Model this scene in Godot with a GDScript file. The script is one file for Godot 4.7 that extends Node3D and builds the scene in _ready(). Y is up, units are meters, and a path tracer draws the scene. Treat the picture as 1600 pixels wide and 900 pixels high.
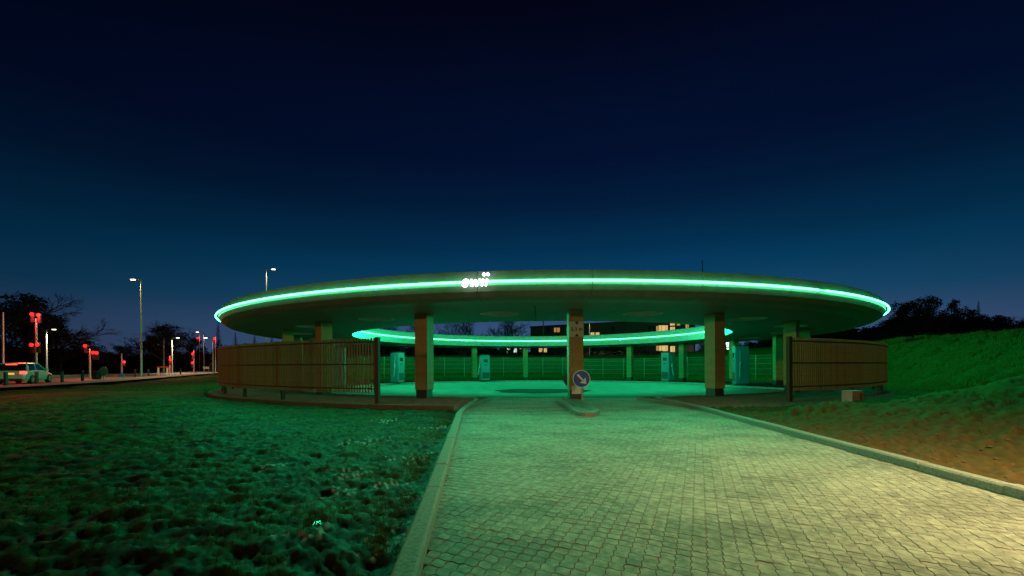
extends Node3D
# A ring-shaped charging-station canopy at night, edged with green light.
# Ground plan: x to the right, "f" = metres forward of the camera (z = -f). phi = angle round the ring, 0 towards the camera.
const EYE := 1.31
const CX := 1.92
const CF := 32.92
const R_OUT := 19.94
const R_IN := 13.05
const FOCAL := 686.9
const HORIZON := 571.0
const SOFFIT := 3.32
const GREEN := Color(0.010, 1.0, 0.36)

var M := {}
var names := {}
var rng := RandomNumberGenerator.new()
var bump := FastNoiseLite.new()
var bump2 := FastNoiseLite.new()
var roll_noise := FastNoiseLite.new()
var font: SystemFont

# ------------------------------------------------------------------ helpers
func P(x: float, y: float, f: float) -> Vector3:
	return Vector3(x, y, -f)

func ringp(r: float, phi: float, y: float) -> Vector3:
	var a := deg_to_rad(phi)
	return P(CX + r * sin(a), y, CF - r * cos(a))

func rad_of(x: float, f: float) -> float:
	return Vector2(x - CX, f - CF).length()

func phi_of(x: float, f: float) -> float:
	return rad_to_deg(atan2(x - CX, CF - f))

func depth_of(px: float, py: float, y := 0.0) -> float:      # metres forward of a point at height y
	return FOCAL * (EYE - y) / (py - HORIZON + 0.0035 * (px - 800.0))

func side_of(px: float, f: float) -> float:
	return (px - 800.0) * f / FOCAL

func height_of(px: float, py: float, f: float) -> float:
	return EYE + (HORIZON - 0.0035 * (px - 800.0) - py) * f / FOCAL

func slope(f: float) -> float:                               # the yard falls gently away from the entrance
	return -0.012 * maxf(0.0, f - 16.0)

func lin(r: float, g: float, b: float, a := 1.0) -> Color:
	var c := Color(r, g, b).linear_to_srgb()
	c.a = a
	return c

func noise_tex(freq: float, lo: Color, hi: Color, octaves := 4, seed_ := 1, kind := FastNoiseLite.TYPE_SIMPLEX_SMOOTH, size := 512) -> NoiseTexture2D:
	var n := FastNoiseLite.new()
	n.noise_type = kind
	n.frequency = freq
	n.fractal_octaves = octaves
	n.seed = seed_
	var t := NoiseTexture2D.new()
	t.width = size
	t.height = size
	t.seamless = true
	t.noise = n
	var g := Gradient.new()
	g.set_color(0, lo)
	g.set_color(1, hi)
	t.color_ramp = g
	return t

func mat(called: String, c: Color, rough := 0.7, metal := 0.0) -> StandardMaterial3D:
	var m := StandardMaterial3D.new()
	m.resource_name = called
	m.albedo_color = c
	m.roughness = rough
	m.metallic = metal
	M[called] = m
	return m

func grained(called: String, c: Color, rough: float, freq: float, lo: float, scale: Vector3, seed_ := 1, world := true) -> StandardMaterial3D:
	var m := mat(called, c, rough)
	m.albedo_texture = noise_tex(freq, Color(lo, lo, lo), Color(1, 1, 1), 5, seed_)
	m.uv1_triplanar = true
	m.uv1_world_triplanar = world
	m.uv1_scale = scale
	return m

func glow(called: String, c: Color, energy: float) -> StandardMaterial3D:
	var m := mat(called, Color(0.05, 0.05, 0.05), 0.4)
	m.emission_enabled = true
	m.emission = c.linear_to_srgb()
	m.emission_energy_multiplier = energy
	return m

func new_st() -> SurfaceTool:
	var st := SurfaceTool.new()
	st.begin(Mesh.PRIMITIVE_TRIANGLES)
	st.set_smooth_group(-1)
	return st

func tri(st: SurfaceTool, a: Vector3, b: Vector3, c: Vector3) -> void:   # counter-clockwise seen from outside
	st.add_vertex(a)
	st.add_vertex(c)
	st.add_vertex(b)

func quad(st: SurfaceTool, a: Vector3, b: Vector3, c: Vector3, d: Vector3) -> void:
	tri(st, a, b, c)
	tri(st, a, c, d)

func box(st: SurfaceTool, at: Vector3, size: Vector3, basis := Basis(), bevel := 0.0) -> void:
	var h := size * 0.5
	if bevel <= 0.0:
		var v := []
		for s in [[-1, -1, -1], [1, -1, -1], [1, 1, -1], [-1, 1, -1], [-1, -1, 1], [1, -1, 1], [1, 1, 1], [-1, 1, 1]]:
			v.append(at + basis * Vector3(h.x * s[0], h.y * s[1], h.z * s[2]))
		for q in [[4, 5, 6, 7], [1, 0, 3, 2], [5, 1, 2, 6], [0, 4, 7, 3], [7, 6, 2, 3], [0, 1, 5, 4]]:
			quad(st, v[q[0]], v[q[1]], v[q[2]], v[q[3]])
		return
	# chamfered along the vertical edges and round the top
	var rings := []
	for lvl in [[-h.y, 0.0], [h.y - bevel, 0.0], [h.y, bevel]]:
		var x: float = h.x - lvl[1]
		var z: float = h.z - lvl[1]
		var ring := []
		for c in [[-x + bevel, z], [x - bevel, z], [x, z - bevel], [x, -z + bevel], [x - bevel, -z], [-x + bevel, -z], [-x, -z + bevel], [-x, z - bevel]]:
			ring.append(at + basis * Vector3(c[0], lvl[0], c[1]))
		rings.append(ring)
	loft(st, rings, true, true)

func loft(st: SurfaceTool, rings: Array, cap0 := false, cap1 := false) -> void:
	var n: int = rings[0].size()
	for i in rings.size() - 1:
		for k in n:
			var j := (k + 1) % n
			quad(st, rings[i][k], rings[i][j], rings[i + 1][j], rings[i + 1][k])
	if cap0:
		for k in range(1, n - 1):
			tri(st, rings[0][0], rings[0][k + 1], rings[0][k])
	if cap1:
		var e: Array = rings[rings.size() - 1]
		for k in range(1, n - 1):
			tri(st, e[0], e[k], e[k + 1])

func tube(st: SurfaceTool, pts: Array, radii: Array, sides := 8, caps := true) -> void:
	var rings := []
	for i in pts.size():
		var d: Vector3 = (pts[mini(i + 1, pts.size() - 1)] - pts[maxi(i - 1, 0)]).normalized()
		var u := d.cross(Vector3.RIGHT if absf(d.x) < 0.9 else Vector3.FORWARD).normalized()
		var w := d.cross(u)
		var ring := []
		for k in sides:
			var a := TAU * k / sides
			ring.append(pts[i] + (u * cos(a) + w * sin(a)) * float(radii[i]))
		rings.append(ring)
	loft(st, rings, caps, caps)

func disc(st: SurfaceTool, at: Vector3, basis: Basis, r: float, thick: float, sides := 28) -> void:   # a coin whose face looks along basis.z
	var rings := []
	for z in [-thick * 0.5, thick * 0.5]:
		var ring := []
		for k in sides:
			var a := TAU * k / sides
			ring.append(at + basis * Vector3(cos(a) * r, sin(a) * r, z))
		rings.append(ring)
	loft(st, rings, true, true)

func prism(st: SurfaceTool, outline: Array, y0: float, y1: float) -> void:   # outline in (x, f), y up
	var poly := PackedVector2Array(outline)
	if Geometry2D.is_polygon_clockwise(poly):
		poly.reverse()
	var idx := Geometry2D.triangulate_polygon(poly)
	for i in range(0, idx.size(), 3):
		var a := poly[idx[i]]
		var b := poly[idx[i + 1]]
		var c := poly[idx[i + 2]]
		if (b - a).cross(c - a) < 0:
			var t := b
			b = c
			c = t
		tri(st, P(a.x, y1, a.y), P(b.x, y1, b.y), P(c.x, y1, c.y))
	for k in poly.size():
		var a := poly[k]
		var b := poly[(k + 1) % poly.size()]
		quad(st, P(a.x, y0, a.y), P(b.x, y0, b.y), P(b.x, y1, b.y), P(a.x, y1, a.y))

func done(st: SurfaceTool) -> ArrayMesh:
	st.generate_normals()
	return st.commit()

func numbered(called: String) -> String:
	var n: int = names.get(called, 0)
	names[called] = n + 1
	return called if n == 0 else "%s_%03d" % [called, n]

func obj(called: String, mesh: Mesh, material: Material, parent: Node = self) -> MeshInstance3D:
	var o := MeshInstance3D.new()
	o.name = numbered(called) if parent == self else called
	o.mesh = mesh
	o.material_override = material
	parent.add_child(o, true)
	return o

func put(called: String, st: SurfaceTool, material: Material, parent: Node = self) -> MeshInstance3D:
	return obj(called, done(st), material, parent)

func tag(o: Node, label: String, category: String, group := "") -> void:
	o.set_meta("label", label)
	o.set_meta("category", category)
	if group:
		o.set_meta("group", group)

func struct(o: Node) -> Node:
	o.set_meta("kind", "structure")
	return o

func thing(called: String, label: String, category: String, at := Vector3.ZERO, turn := 0.0, group := "") -> Node3D:
	var o := Node3D.new()
	o.name = numbered(called)
	add_child(o)
	o.position = at
	o.rotation.y = turn
	tag(o, label, category, group)
	return o

func copy(src: Node3D, called: String, label: String, at: Vector3, turn: float, size := Vector3.ONE, group := "") -> Node3D:
	var r: Node3D = src.duplicate()
	r.name = numbered(called)
	add_child(r)
	r.position = at
	r.rotation.y = turn
	r.scale = size
	r.set_meta("label", label)
	if group:
		r.set_meta("group", group)
	return r

func area_light(called: String, at: Vector3, towards: Vector3, w: float, h: float, c: Color, energy: float, parent: Node = self) -> AreaLight3D:
	var l := AreaLight3D.new()
	l.name = called
	l.area_size = Vector2(w, h)
	l.area_normalize_energy = true
	l.light_color = c.linear_to_srgb()
	l.light_energy = energy
	l.shadow_enabled = true
	l.area_range = 90.0
	l.area_attenuation = 2.0
	parent.add_child(l, true)
	l.global_transform = Transform3D(Basis.looking_at(towards, Vector3.UP), at)
	return l

func omni(called: String, at: Vector3, c: Color, energy: float, size := 0.1, parent: Node = self) -> OmniLight3D:
	var l := OmniLight3D.new()
	l.name = called
	l.light_color = c.linear_to_srgb()
	l.light_energy = energy
	l.light_size = size
	l.omni_range = 80.0
	l.omni_attenuation = 2.0
	l.shadow_enabled = true
	parent.add_child(l, true)
	l.position = at
	return l

func spot(called: String, at: Vector3, towards: Vector3, c: Color, energy: float, angle: float, size: float, parent: Node) -> SpotLight3D:
	var l := SpotLight3D.new()
	l.name = called
	l.light_color = c.linear_to_srgb()
	l.light_energy = energy
	l.light_size = size
	l.spot_range = 90.0
	l.spot_angle = angle
	l.spot_angle_attenuation = 1.0
	l.spot_attenuation = 2.0
	l.shadow_enabled = true
	parent.add_child(l, true)
	l.global_transform = Transform3D(Basis.looking_at(towards, Vector3.FORWARD if absf(towards.normalized().y) > 0.95 else Vector3.UP), at)
	return l

func smooth(a: float, b: float, x: float) -> float:
	return smoothstep(a, b, x) if a < b else 1.0 - smoothstep(b, a, x)

# ------------------------------------------------------------------ the lie of the land
func kerb_left(f: float) -> float:
	return -0.35 - 0.083 * f if f < 12.0 else -1.346 + 0.02 * (f - 12.0)

func kerb_right(f: float) -> float:
	return 4.66 + 0.06 * f if f < 12.0 else 5.38 - 0.02 * (f - 12.0)

func land(x: float, f: float) -> float:
	var r := rad_of(x, f)
	var phi := phi_of(x, f)
	var h := 0.0
	# bank round the right and the back of the ring
	var along := 1.0
	if phi < 0.0:
		along = smooth(-112.0, -138.0, phi) * smooth(46.0, 34.0, r)
	else:
		along = smooth(20.0, 48.0, phi)
	var top := 3.3 if phi > 0.0 else 2.6
	top = lerpf(top, 2.7, smooth(110.0, 160.0, absf(phi)))
	h += along * top * smooth(22.0, 29.5, r)
	h -= 0.35 * smooth(80.0, 150.0, absf(phi)) * smooth(30.0, 15.0, r)
	# spur beside the drive
	if x > 5.0:
		h += smooth(13.0, 9.3, f) * smooth(-30.0, -12.0, f) * clampf((x - 6.6) * 0.21, 0.0, 2.4) * (1.0 - along * smooth(23.0, 29.0, r) * 0.6)
	# swale between the spur and the ring
	if x > 6.0:
		h -= 0.22 * smooth(6.0, 9.0, x) * smooth(9.5, 12.5, f) * smooth(20.6, 21.6, r) * smooth(25.0, 22.8, r)
	return h

# ------------------------------------------------------------------ main
func _ready() -> void:
	rng.seed = 7
	camera_and_sky()
	materials()
	street_light_by_drive()
	ground()
	driveway()
	canopy()
	screens()
	yard_things()
	back_fence()
	left_side()
	backdrop()

func camera_and_sky() -> void:
	var cam := Camera3D.new()
	cam.name = "camera"
	add_child(cam)
	var near := 0.1
	cam.projection = Camera3D.PROJECTION_FRUSTUM
	cam.set_frustum(2.0 * near * 450.0 / FOCAL, Vector2(0, near * (HORIZON - 450.0) / FOCAL), near, 1500.0)
	cam.position = Vector3(0, EYE, 0)
	cam.rotation.z = -0.0035
	cam.current = true

	var e := Environment.new()
	e.background_mode = Environment.BG_SKY
	e.tonemap_mode = Environment.TONE_MAPPER_LINEAR
	e.tonemap_exposure = 1.0
	e.sdfgi_enabled = true
	e.ssao_enabled = true
	e.ssil_enabled = true
	var sky := Sky.new()
	var pm := PanoramaSkyMaterial.new()
	pm.panorama = ImageTexture.create_from_image(night_sky())
	sky.sky_material = pm
	e.sky = sky
	e.background_energy_multiplier = 1.0
	var we := WorldEnvironment.new()
	we.name = "environment"
	we.environment = e
	add_child(we)

func night_sky() -> Image:
	# the last blue of dusk low in the sky, deep navy overhead
	var w := 1024
	var h := 512
	var im := Image.create(w, h, false, Image.FORMAT_RGBF)
	var stops := [[0.0, 0.050, 0.090, 0.195], [4.0, 0.040, 0.085, 0.190], [8.0, 0.008, 0.062, 0.142], [12.0, 0.0018, 0.043, 0.108], [15.0, 0.0010, 0.027, 0.075], [20.0, 0.0008, 0.0110, 0.040], [25.0, 0.0007, 0.0054, 0.028], [40.0, 0.0008, 0.0014, 0.0075], [90.0, 0.0006, 0.0012, 0.006]]
	var n := FastNoiseLite.new()
	n.frequency = 0.012
	n.fractal_octaves = 3
	for j in h:
		var el := 90.0 - 180.0 * (j + 0.5) / h
		var c := Vector3.ZERO
		if el > 0.0:
			for k in stops.size() - 1:
				if el >= stops[k][0] and el <= stops[k + 1][0]:
					var t: float = (el - stops[k][0]) / (stops[k + 1][0] - stops[k][0])
					t = t * t * (3.0 - 2.0 * t) * 0.4 + t * 0.6
					c = Vector3(stops[k][1], stops[k][2], stops[k][3]).lerp(Vector3(stops[k + 1][1], stops[k + 1][2], stops[k + 1][3]), t)
		else:
			c = Vector3(0.002, 0.005, 0.010)
		for i in w:
			# the first column looks along -z; dusk lingers a little to the right of it
			var az := (i + 0.5) / w * 360.0
			var near_dusk := 0.5 + 0.5 * cos(deg_to_rad(az - 12.0))
			var k2 := (0.25 + 0.77 * pow(near_dusk, 4.0)) * (1.0 + 0.05 * n.get_noise_2d(i, j * 2.0))
			im.set_pixel(i, j, Color(c.x * k2, c.y * k2, c.z * k2))
	return im

func materials() -> void:
	font = SystemFont.new()
	font.font_names = PackedStringArray(["Droid Sans"])
	font.font_weight = 700
	var m: StandardMaterial3D
	grained("paver_a", lin(0.41, 0.40, 0.35), 0.72, 0.02, 0.62, Vector3(1.1, 1.1, 1.1), 3)
	grained("paver_b", lin(0.31, 0.305, 0.265), 0.72, 0.02, 0.6, Vector3(0.9, 0.9, 0.9), 4)
	grained("paver_c", lin(0.45, 0.435, 0.375), 0.7, 0.02, 0.66, Vector3(0.7, 0.7, 0.7), 5)
	grained("joint_sand", lin(0.11, 0.105, 0.075), 0.95, 0.05, 0.5, Vector3(3, 3, 3), 6)
	grained("yard", lin(0.135, 0.135, 0.125), 0.9, 0.012, 0.62, Vector3(0.12, 0.12, 0.12), 7)
	grained("platform", lin(0.28, 0.29, 0.26), 0.8, 0.02, 0.55, Vector3(0.3, 0.3, 0.3), 8)
	grained("kerb", lin(0.34, 0.34, 0.32), 0.8, 0.03, 0.7, Vector3(1.5, 1.5, 1.5), 9)
	grained("edging", lin(0.22, 0.16, 0.11), 0.8, 0.03, 0.6, Vector3(1.5, 1.5, 1.5), 10)
	grained("asphalt", lin(0.085, 0.085, 0.085), 0.6, 0.05, 0.6, Vector3(0.5, 0.5, 0.5), 11)
	grained("grass", lin(0.062, 0.130, 0.020), 0.9, 0.03, 0.30, Vector3(0.33, 0.33, 0.33), 12)
	m = mat("mud", Color(1, 1, 1), 0.62)
	m.vertex_color_use_as_albedo = true
	m.roughness_texture = noise_tex(0.03, Color(0.5, 0.5, 0.5), Color(1, 1, 1), 4, 33)
	m.roughness = 0.95
	m.uv1_triplanar = true
	m.uv1_world_triplanar = true
	m.uv1_scale = Vector3(0.8, 0.8, 0.8)
	m = mat("soil", Color(1, 1, 1), 0.95)
	m.vertex_color_use_as_albedo = true
	m = mat("water", lin(0.012, 0.014, 0.012), 0.04)
	m.metallic_specular = 0.5
	M.mud.metallic_specular = 0.26
	M.soil.metallic_specular = 0.2
	M.grass.metallic_specular = 0.2
	m = mat("soffit", lin(0.21, 0.21, 0.18), 0.55)
	grained("fascia", lin(0.27, 0.29, 0.26), 0.42, 0.01, 0.8, Vector3(0.4, 0.4, 0.4), 13)
	grained("wood", lin(0.60, 0.42, 0.15), 0.6, 0.03, 0.55, Vector3(7.0, 0.25, 7.0), 14)
	grained("slat_wood", lin(0.60, 0.29, 0.10), 0.65, 0.03, 0.5, Vector3(9.0, 0.5, 9.0), 15)
	grained("slat_wood_dark", lin(0.50, 0.235, 0.085), 0.65, 0.03, 0.5, Vector3(9.0, 0.6, 9.0), 16)
	mat("rail_dark", lin(0.06, 0.035, 0.022), 0.6)
	mat("steel_dark", lin(0.05, 0.048, 0.045), 0.5, 0.4)
	mat("galvanised", lin(0.42, 0.42, 0.40), 0.45, 0.5)
	mat("charger", lin(0.06, 0.14, 0.19), 0.4)
	mat("black_plastic", lin(0.018, 0.018, 0.018), 0.5)
	mat("screen_dark", lin(0.02, 0.025, 0.03), 0.15)
	mat("white_paint", lin(0.75, 0.75, 0.72), 0.5)
	mat("sign_blue", lin(0.010, 0.050, 0.50), 0.4)
	mat("sign_back", lin(0.10, 0.10, 0.10), 0.5)
	mat("sign_grey", lin(0.55, 0.55, 0.48), 0.5)
	mat("black_print", lin(0.015, 0.015, 0.015), 0.6)
	mat("pink_board", lin(0.80, 0.38, 0.42), 0.7)
	mat("pink_dark", lin(0.35, 0.12, 0.10), 0.7)
	mat("wire", lin(0.10, 0.13, 0.08), 0.5)
	mat("brick_dark", lin(0.09, 0.085, 0.08), 0.85)
	mat("window_dark", lin(0.02, 0.025, 0.03), 0.1)
	mat("bark", lin(0.045, 0.036, 0.028), 0.95)
	mat("twig", lin(0.040, 0.034, 0.028), 0.95)
	mat("needles", lin(0.018, 0.030, 0.014), 0.9)
	mat("leafage", lin(0.020, 0.026, 0.012), 0.9)
	mat("car_paint", lin(0.50, 0.46, 0.44), 0.28)
	M["car_paint"].clearcoat_enabled = true
	mat("car_glass", lin(0.015, 0.012, 0.012), 0.06)
	mat("tyre", lin(0.015, 0.015, 0.015), 0.85)
	mat("rim", lin(0.55, 0.55, 0.55), 0.3, 0.7)
	mat("grass_blade", lin(0.055, 0.115, 0.022), 0.9)
	M.grass_blade.metallic_specular = 0.2
	mat("teal_board", lin(0.03, 0.16, 0.10), 0.6)
	mat("blue_board", lin(0.03, 0.12, 0.42), 0.6)
	mat("red_paint", lin(0.50, 0.05, 0.03), 0.5)
	glow("led", Color(0.78, 11.5, 3.8), 1.0)
	glow("led_inner", Color(0.62, 6.0, 2.1), 1.0)
	glow("sign_white", Color(1.0, 1.0, 1.0), 6.0)
	glow("lamp_warm", Color(1.0, 0.72, 0.36), 7.0)
	glow("lamp_white", Color(1.0, 0.92, 0.62), 6.0)
	glow("signal_red", Color(1.0, 0.012, 0.012), 3.0)
	glow("brake_red", Color(1.0, 0.055, 0.04), 4.0)
	glow("plate_yellow", Color(1.0, 0.50, 0.10), 1.0)
	glow("window_lit", Color(1.0, 0.50, 0.15), 0.45)
	glow("window_bright", Color(1.0, 0.58, 0.20), 0.8)
	glow("window_cool", Color(0.8, 0.95, 0.85), 0.9)
	glow("totem_white", Color(0.85, 1.0, 0.92), 2.0)

func street_light_by_drive() -> void:
	# the lamp that lights the paving, the dirt and the foot of the middle post: it stands to the right, just out of the picture
	var x := 6.9
	var f := 2.2
	var y := land(x, f) - 0.1
	var head := street_lamp("street_lamp", "low warm street lamp standing on the bank beside the paved drive", P(x, y, f), 3.75, 0.8, PI, "lamp_warm")
	spot("lamp_light", head + Vector3(0, -0.12, 0), Vector3(-1.15, -3.6, -2.2), Color(1.0, 0.76, 0.34), 60.0, 57.0, 0.14, self)
	# a street lamp farther behind, which reaches the upright faces of posts and screens
	head = street_lamp("street_lamp", "tall warm street lamp beside the road behind the drive entrance", P(-22.0, land(-22.0, -28.0) - 0.1, -28.0), 8.6, 1.4, 0.0, "lamp_warm")
	spot("lamp_light", head + Vector3(0, -0.12, 0), Vector3(0.42, -0.35, -1), Color(1.0, 0.50, 0.18), 290.0, 70.0, 0.2, self)

func street_lamp(called: String, label: String, at: Vector3, tall: float, arm: float, turn: float, lamp: String, group := "", thick := 1.0) -> Vector3:
	var t := thing(called, label, "street lamp", at, turn, group)
	var st := new_st()
	tube(st, [Vector3.ZERO, Vector3(0, tall * 0.35, 0), Vector3(0, tall, 0)], [0.10 * thick, 0.085 * thick, 0.055 * thick], 10)
	put("pole", st, M.galvanised, t)
	st = new_st()
	tube(st, [Vector3(0, tall - 0.15, 0), Vector3(arm * 0.35, tall + 0.02, 0), Vector3(arm * 0.75, tall + 0.06, 0)], [0.05, 0.045, 0.04], 8)
	put("arm", st, M.galvanised, t)
	st = new_st()
	var hx := arm * 0.75 + 0.28
	var rings := []
	for s in [[-0.36, 0.06, 0.03], [-0.2, 0.13, 0.06], [0.15, 0.15, 0.07], [0.36, 0.09, 0.04]]:
		var ring := []
		for k in 8:
			var a: float = TAU * k / 8.0
			ring.append(Vector3(hx + s[0], tall + 0.06 + maxf(sin(a), -0.3) * s[2], cos(a) * s[1]))
		rings.append(ring)
	rings.reverse()
	loft(st, rings, true, true)
	put("lamp_head", st, M.galvanised, t)
	st = new_st()
	box(st, Vector3(hx + 0.03, tall - 0.005, 0), Vector3(0.42, 0.07, 0.22))
	put("lamp_lens", st, M[lamp], t)
	return t.transform * Vector3(hx, tall - 0.04, 0)

# ------------------------------------------------------------------ ground
func ground() -> void:
	bump.seed = 5
	bump.frequency = 1.0
	bump.fractal_octaves = 3
	bump2.seed = 9
	bump2.frequency = 1.0
	bump2.noise_type = FastNoiseLite.TYPE_CELLULAR
	bump2.cellular_return_type = FastNoiseLite.RETURN_DISTANCE
	bump2.fractal_type = FastNoiseLite.FRACTAL_NONE
	roll_noise.seed = 21
	roll_noise.frequency = 1.0
	# one sheet to the horizon
	var axis := func(lo: float, hi: float, step: float, far: float) -> Array:
		var out := []
		var v := lo
		while v <= hi:
			out.append(v)
			v += step
		var d := step
		v = out[out.size() - 1]
		while v < far:
			d *= 1.35
			v += d
			out.append(v)
		d = step
		v = lo
		while v > -far:
			d *= 1.35
			v -= d
			out.push_front(v)
		return out
	var xs: Array = axis.call(-46.0, 46.0, 0.8, 700.0)
	var fs: Array = axis.call(-10.0, 66.0, 0.8, 900.0)
	var grid := func(x: float, f: float) -> Vector3:
		var y := land(x, f) + 0.10 * roll_noise.get_noise_2d(x * 0.35, f * 0.35) + 0.16 * smooth(22.0, 27.0, rad_of(x, f)) * bump.get_noise_2d(x * 0.55, f * 0.55) + 0.06 * bump.get_noise_2d(x * 1.1, f * 1.1) - 0.03
		var r := rad_of(x, f)
		y -= 0.9 * smooth(21.2, 20.0, r)
		if x > kerb_left(f) - 1.0 and x < kerb_right(f) + 1.0 and f < 17.0:
			y -= 0.5
		# under the finely modelled lawn and dirt
		if f < 26.0 and f > -1.0 and x > -24.0 and x < 0.5 and r > 19.0:
			y -= 0.30 * smooth(-24.0, -22.0, x) * smooth(26.0, 24.0, f)
		if f < 19.0 and f > -1.0 and x > 4.0 and x < 19.0:
			y -= 0.35 * smooth(19.0, 17.5, x) * smooth(19.0, 17.5, f)
		return P(x, y, f)
	var st := SurfaceTool.new()
	st.begin(Mesh.PRIMITIVE_TRIANGLES)
	for j in fs.size():
		for i in xs.size():
			st.add_vertex(grid.call(xs[i], fs[j]))
	sheet_index(st, xs.size(), fs.size())
	struct(put("ground", st, M.grass))

	# churned lawn left of the drive
	var offs := [0.0]
	var d := 0.028
	while offs[offs.size() - 1] < 24.0:
		offs.append(offs[offs.size() - 1] + d)
		d = minf(d * 1.006, 0.30)
	var rows := [0.6]
	d = 0.03
	while rows[rows.size() - 1] < 25.5:
		rows.append(rows[rows.size() - 1] + d)
		d = minf(d * 1.0055, 0.26)
	var puddles := [[494, 820, 0.06]]
	var pud := []
	for p in puddles:
		var f := depth_of(p[0], p[1])
		pud.append([side_of(p[0], f), f, p[2]])
	# pale flecks painted into the turf colour as glints of wet ground: [pixel column, pixel row, size]
	var painted_glints := []
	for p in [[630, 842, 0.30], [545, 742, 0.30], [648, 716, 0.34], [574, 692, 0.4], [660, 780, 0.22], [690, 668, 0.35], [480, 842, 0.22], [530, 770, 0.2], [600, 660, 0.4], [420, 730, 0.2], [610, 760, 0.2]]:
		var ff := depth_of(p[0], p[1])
		painted_glints.append([side_of(p[0], ff), ff, p[2]])
	st = SurfaceTool.new()
	st.begin(Mesh.PRIMITIVE_TRIANGLES)
	for f in rows:
		var edge := kerb_left(f) - 0.15
		for o in offs:
			var x: float = edge - o
			var r := rad_of(x, f)
			var rough := smooth(0.0, 0.25, o) * 0.85 + 0.15
			var clods := bump.get_noise_2d(x * 3.2, f * 4.2)
			var fine := bump.get_noise_2d(x * 12.0 + 50.0, f * 15.0)
			var pits := clampf(0.42 - bump2.get_noise_2d(x * 3.0, f * 4.4) - 0.5, -1.0, 1.0)
			var wave := roll_noise.get_noise_2d(x * 0.55, f * 0.8)
			var fade := smooth(24.0, 14.0, f) * 0.75 + 0.25
			var y := 0.045 + rough * fade * (0.028 * clods + 0.034 * fine - 0.050 * pits + 0.045 * wave)
			y -= 0.02 * smooth(0.6, 0.1, o)
			for p in pud:
				var dd := Vector2(x - p[0], (f - p[1]) * 0.8).length()
				if dd < p[2] * 2.5:
					y -= 0.07 * smooth(p[2] * 2.2, 0.0, dd)
			y -= 0.06 * smooth(15.0, 24.0, f)
			y -= 0.7 * smooth(20.55, 19.9, r)
			y -= 0.35 * smooth(22.5, 24.0, o) + 0.25 * smooth(24.0, 25.4, f)
			var g := clampf(0.45 + 1.2 * roll_noise.get_noise_2d(x * 0.8 + 90.0, f * 0.8) + 0.8 * clods, 0.0, 1.0)
			var c := Color(0.014, 0.015, 0.008).lerp(Color(0.026, 0.066, 0.011), g)
			c = c * (0.8 + 0.45 * (0.5 + fine))
			for p in painted_glints:
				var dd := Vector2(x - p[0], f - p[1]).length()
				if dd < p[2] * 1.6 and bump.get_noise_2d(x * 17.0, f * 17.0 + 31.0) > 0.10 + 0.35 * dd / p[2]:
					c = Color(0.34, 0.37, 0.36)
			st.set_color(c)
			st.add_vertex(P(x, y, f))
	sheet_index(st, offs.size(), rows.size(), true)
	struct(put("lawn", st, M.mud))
	for p in pud:
		var ring := []
		for k in 22:
			var a: float = TAU * k / 22.0
			var rr: float = p[2] * (1.15 + 0.45 * sin(a * 3.0 + p[0] * 7.0) + 0.35 * sin(a * 7.0 + p[1]))
			ring.append(Vector2(p[0] + cos(a) * rr * 1.2, p[1] + sin(a) * rr * 0.8))
		st = new_st()
		prism(st, ring, 0.0, 0.012)
		struct(put("puddle", st, M.water))
	# short grass in the churned lawn: far too many blades to count
	var blade := new_st()
	for k in 5:
		var a: float = TAU * k / 5.0 + 0.4
		var dir := Vector3(cos(a), 0, sin(a))
		var side := Vector3(-sin(a), 0, cos(a)) * 0.004
		var b: Vector3 = dir * 0.012
		tri(blade, b - side, b + side, dir * 0.035 + Vector3(0, 0.045 + 0.008 * k, 0))
	var mm := MultiMesh.new()
	mm.transform_format = MultiMesh.TRANSFORM_3D
	mm.mesh = done(blade)
	var spots := []
	for k in 60000:
		var f := 1.2 + 13.5 * pow(rng.randf(), 1.6)
		var o := 0.05 + 12.0 * pow(rng.randf(), 1.3)
		var x := kerb_left(f) - 0.15 - o
		if rad_of(x, f) < 20.7 or roll_noise.get_noise_2d(x * 0.8 + 90.0, f * 0.8) + 0.5 * bump.get_noise_2d(x * 3.2, f * 4.2) < -0.05:
			continue
		var y := 0.04 + 0.028 * bump.get_noise_2d(x * 3.2, f * 4.2) + 0.034 * bump.get_noise_2d(x * 12.0 + 50.0, f * 15.0) - 0.050 * clampf(0.42 - bump2.get_noise_2d(x * 3.0, f * 4.4) - 0.5, -1.0, 1.0) + 0.045 * roll_noise.get_noise_2d(x * 0.55, f * 0.8)
		var s := rng.randf_range(0.5, 1.1)
		spots.append(Transform3D(Basis(Vector3.UP, rng.randf() * TAU).scaled(Vector3(s, s * 0.55, s)), P(x, y - 0.012, f)))
	mm.instance_count = spots.size()
	for k in spots.size():
		mm.set_instance_transform(k, spots[k])
	var gr := MultiMeshInstance3D.new()
	gr.name = "grass"
	gr.multimesh = mm
	gr.material_override = M.grass_blade
	add_child(gr)
	gr.set_meta("kind", "stuff")
	tag(gr, "short trampled grass in the churned lawn beside the drive", "grass")

	# rougher grass on the bank round the ring and beside the drive
	var mb := MultiMesh.new()
	mb.transform_format = MultiMesh.TRANSFORM_3D
	mb.mesh = mm.mesh
	spots = []
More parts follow.
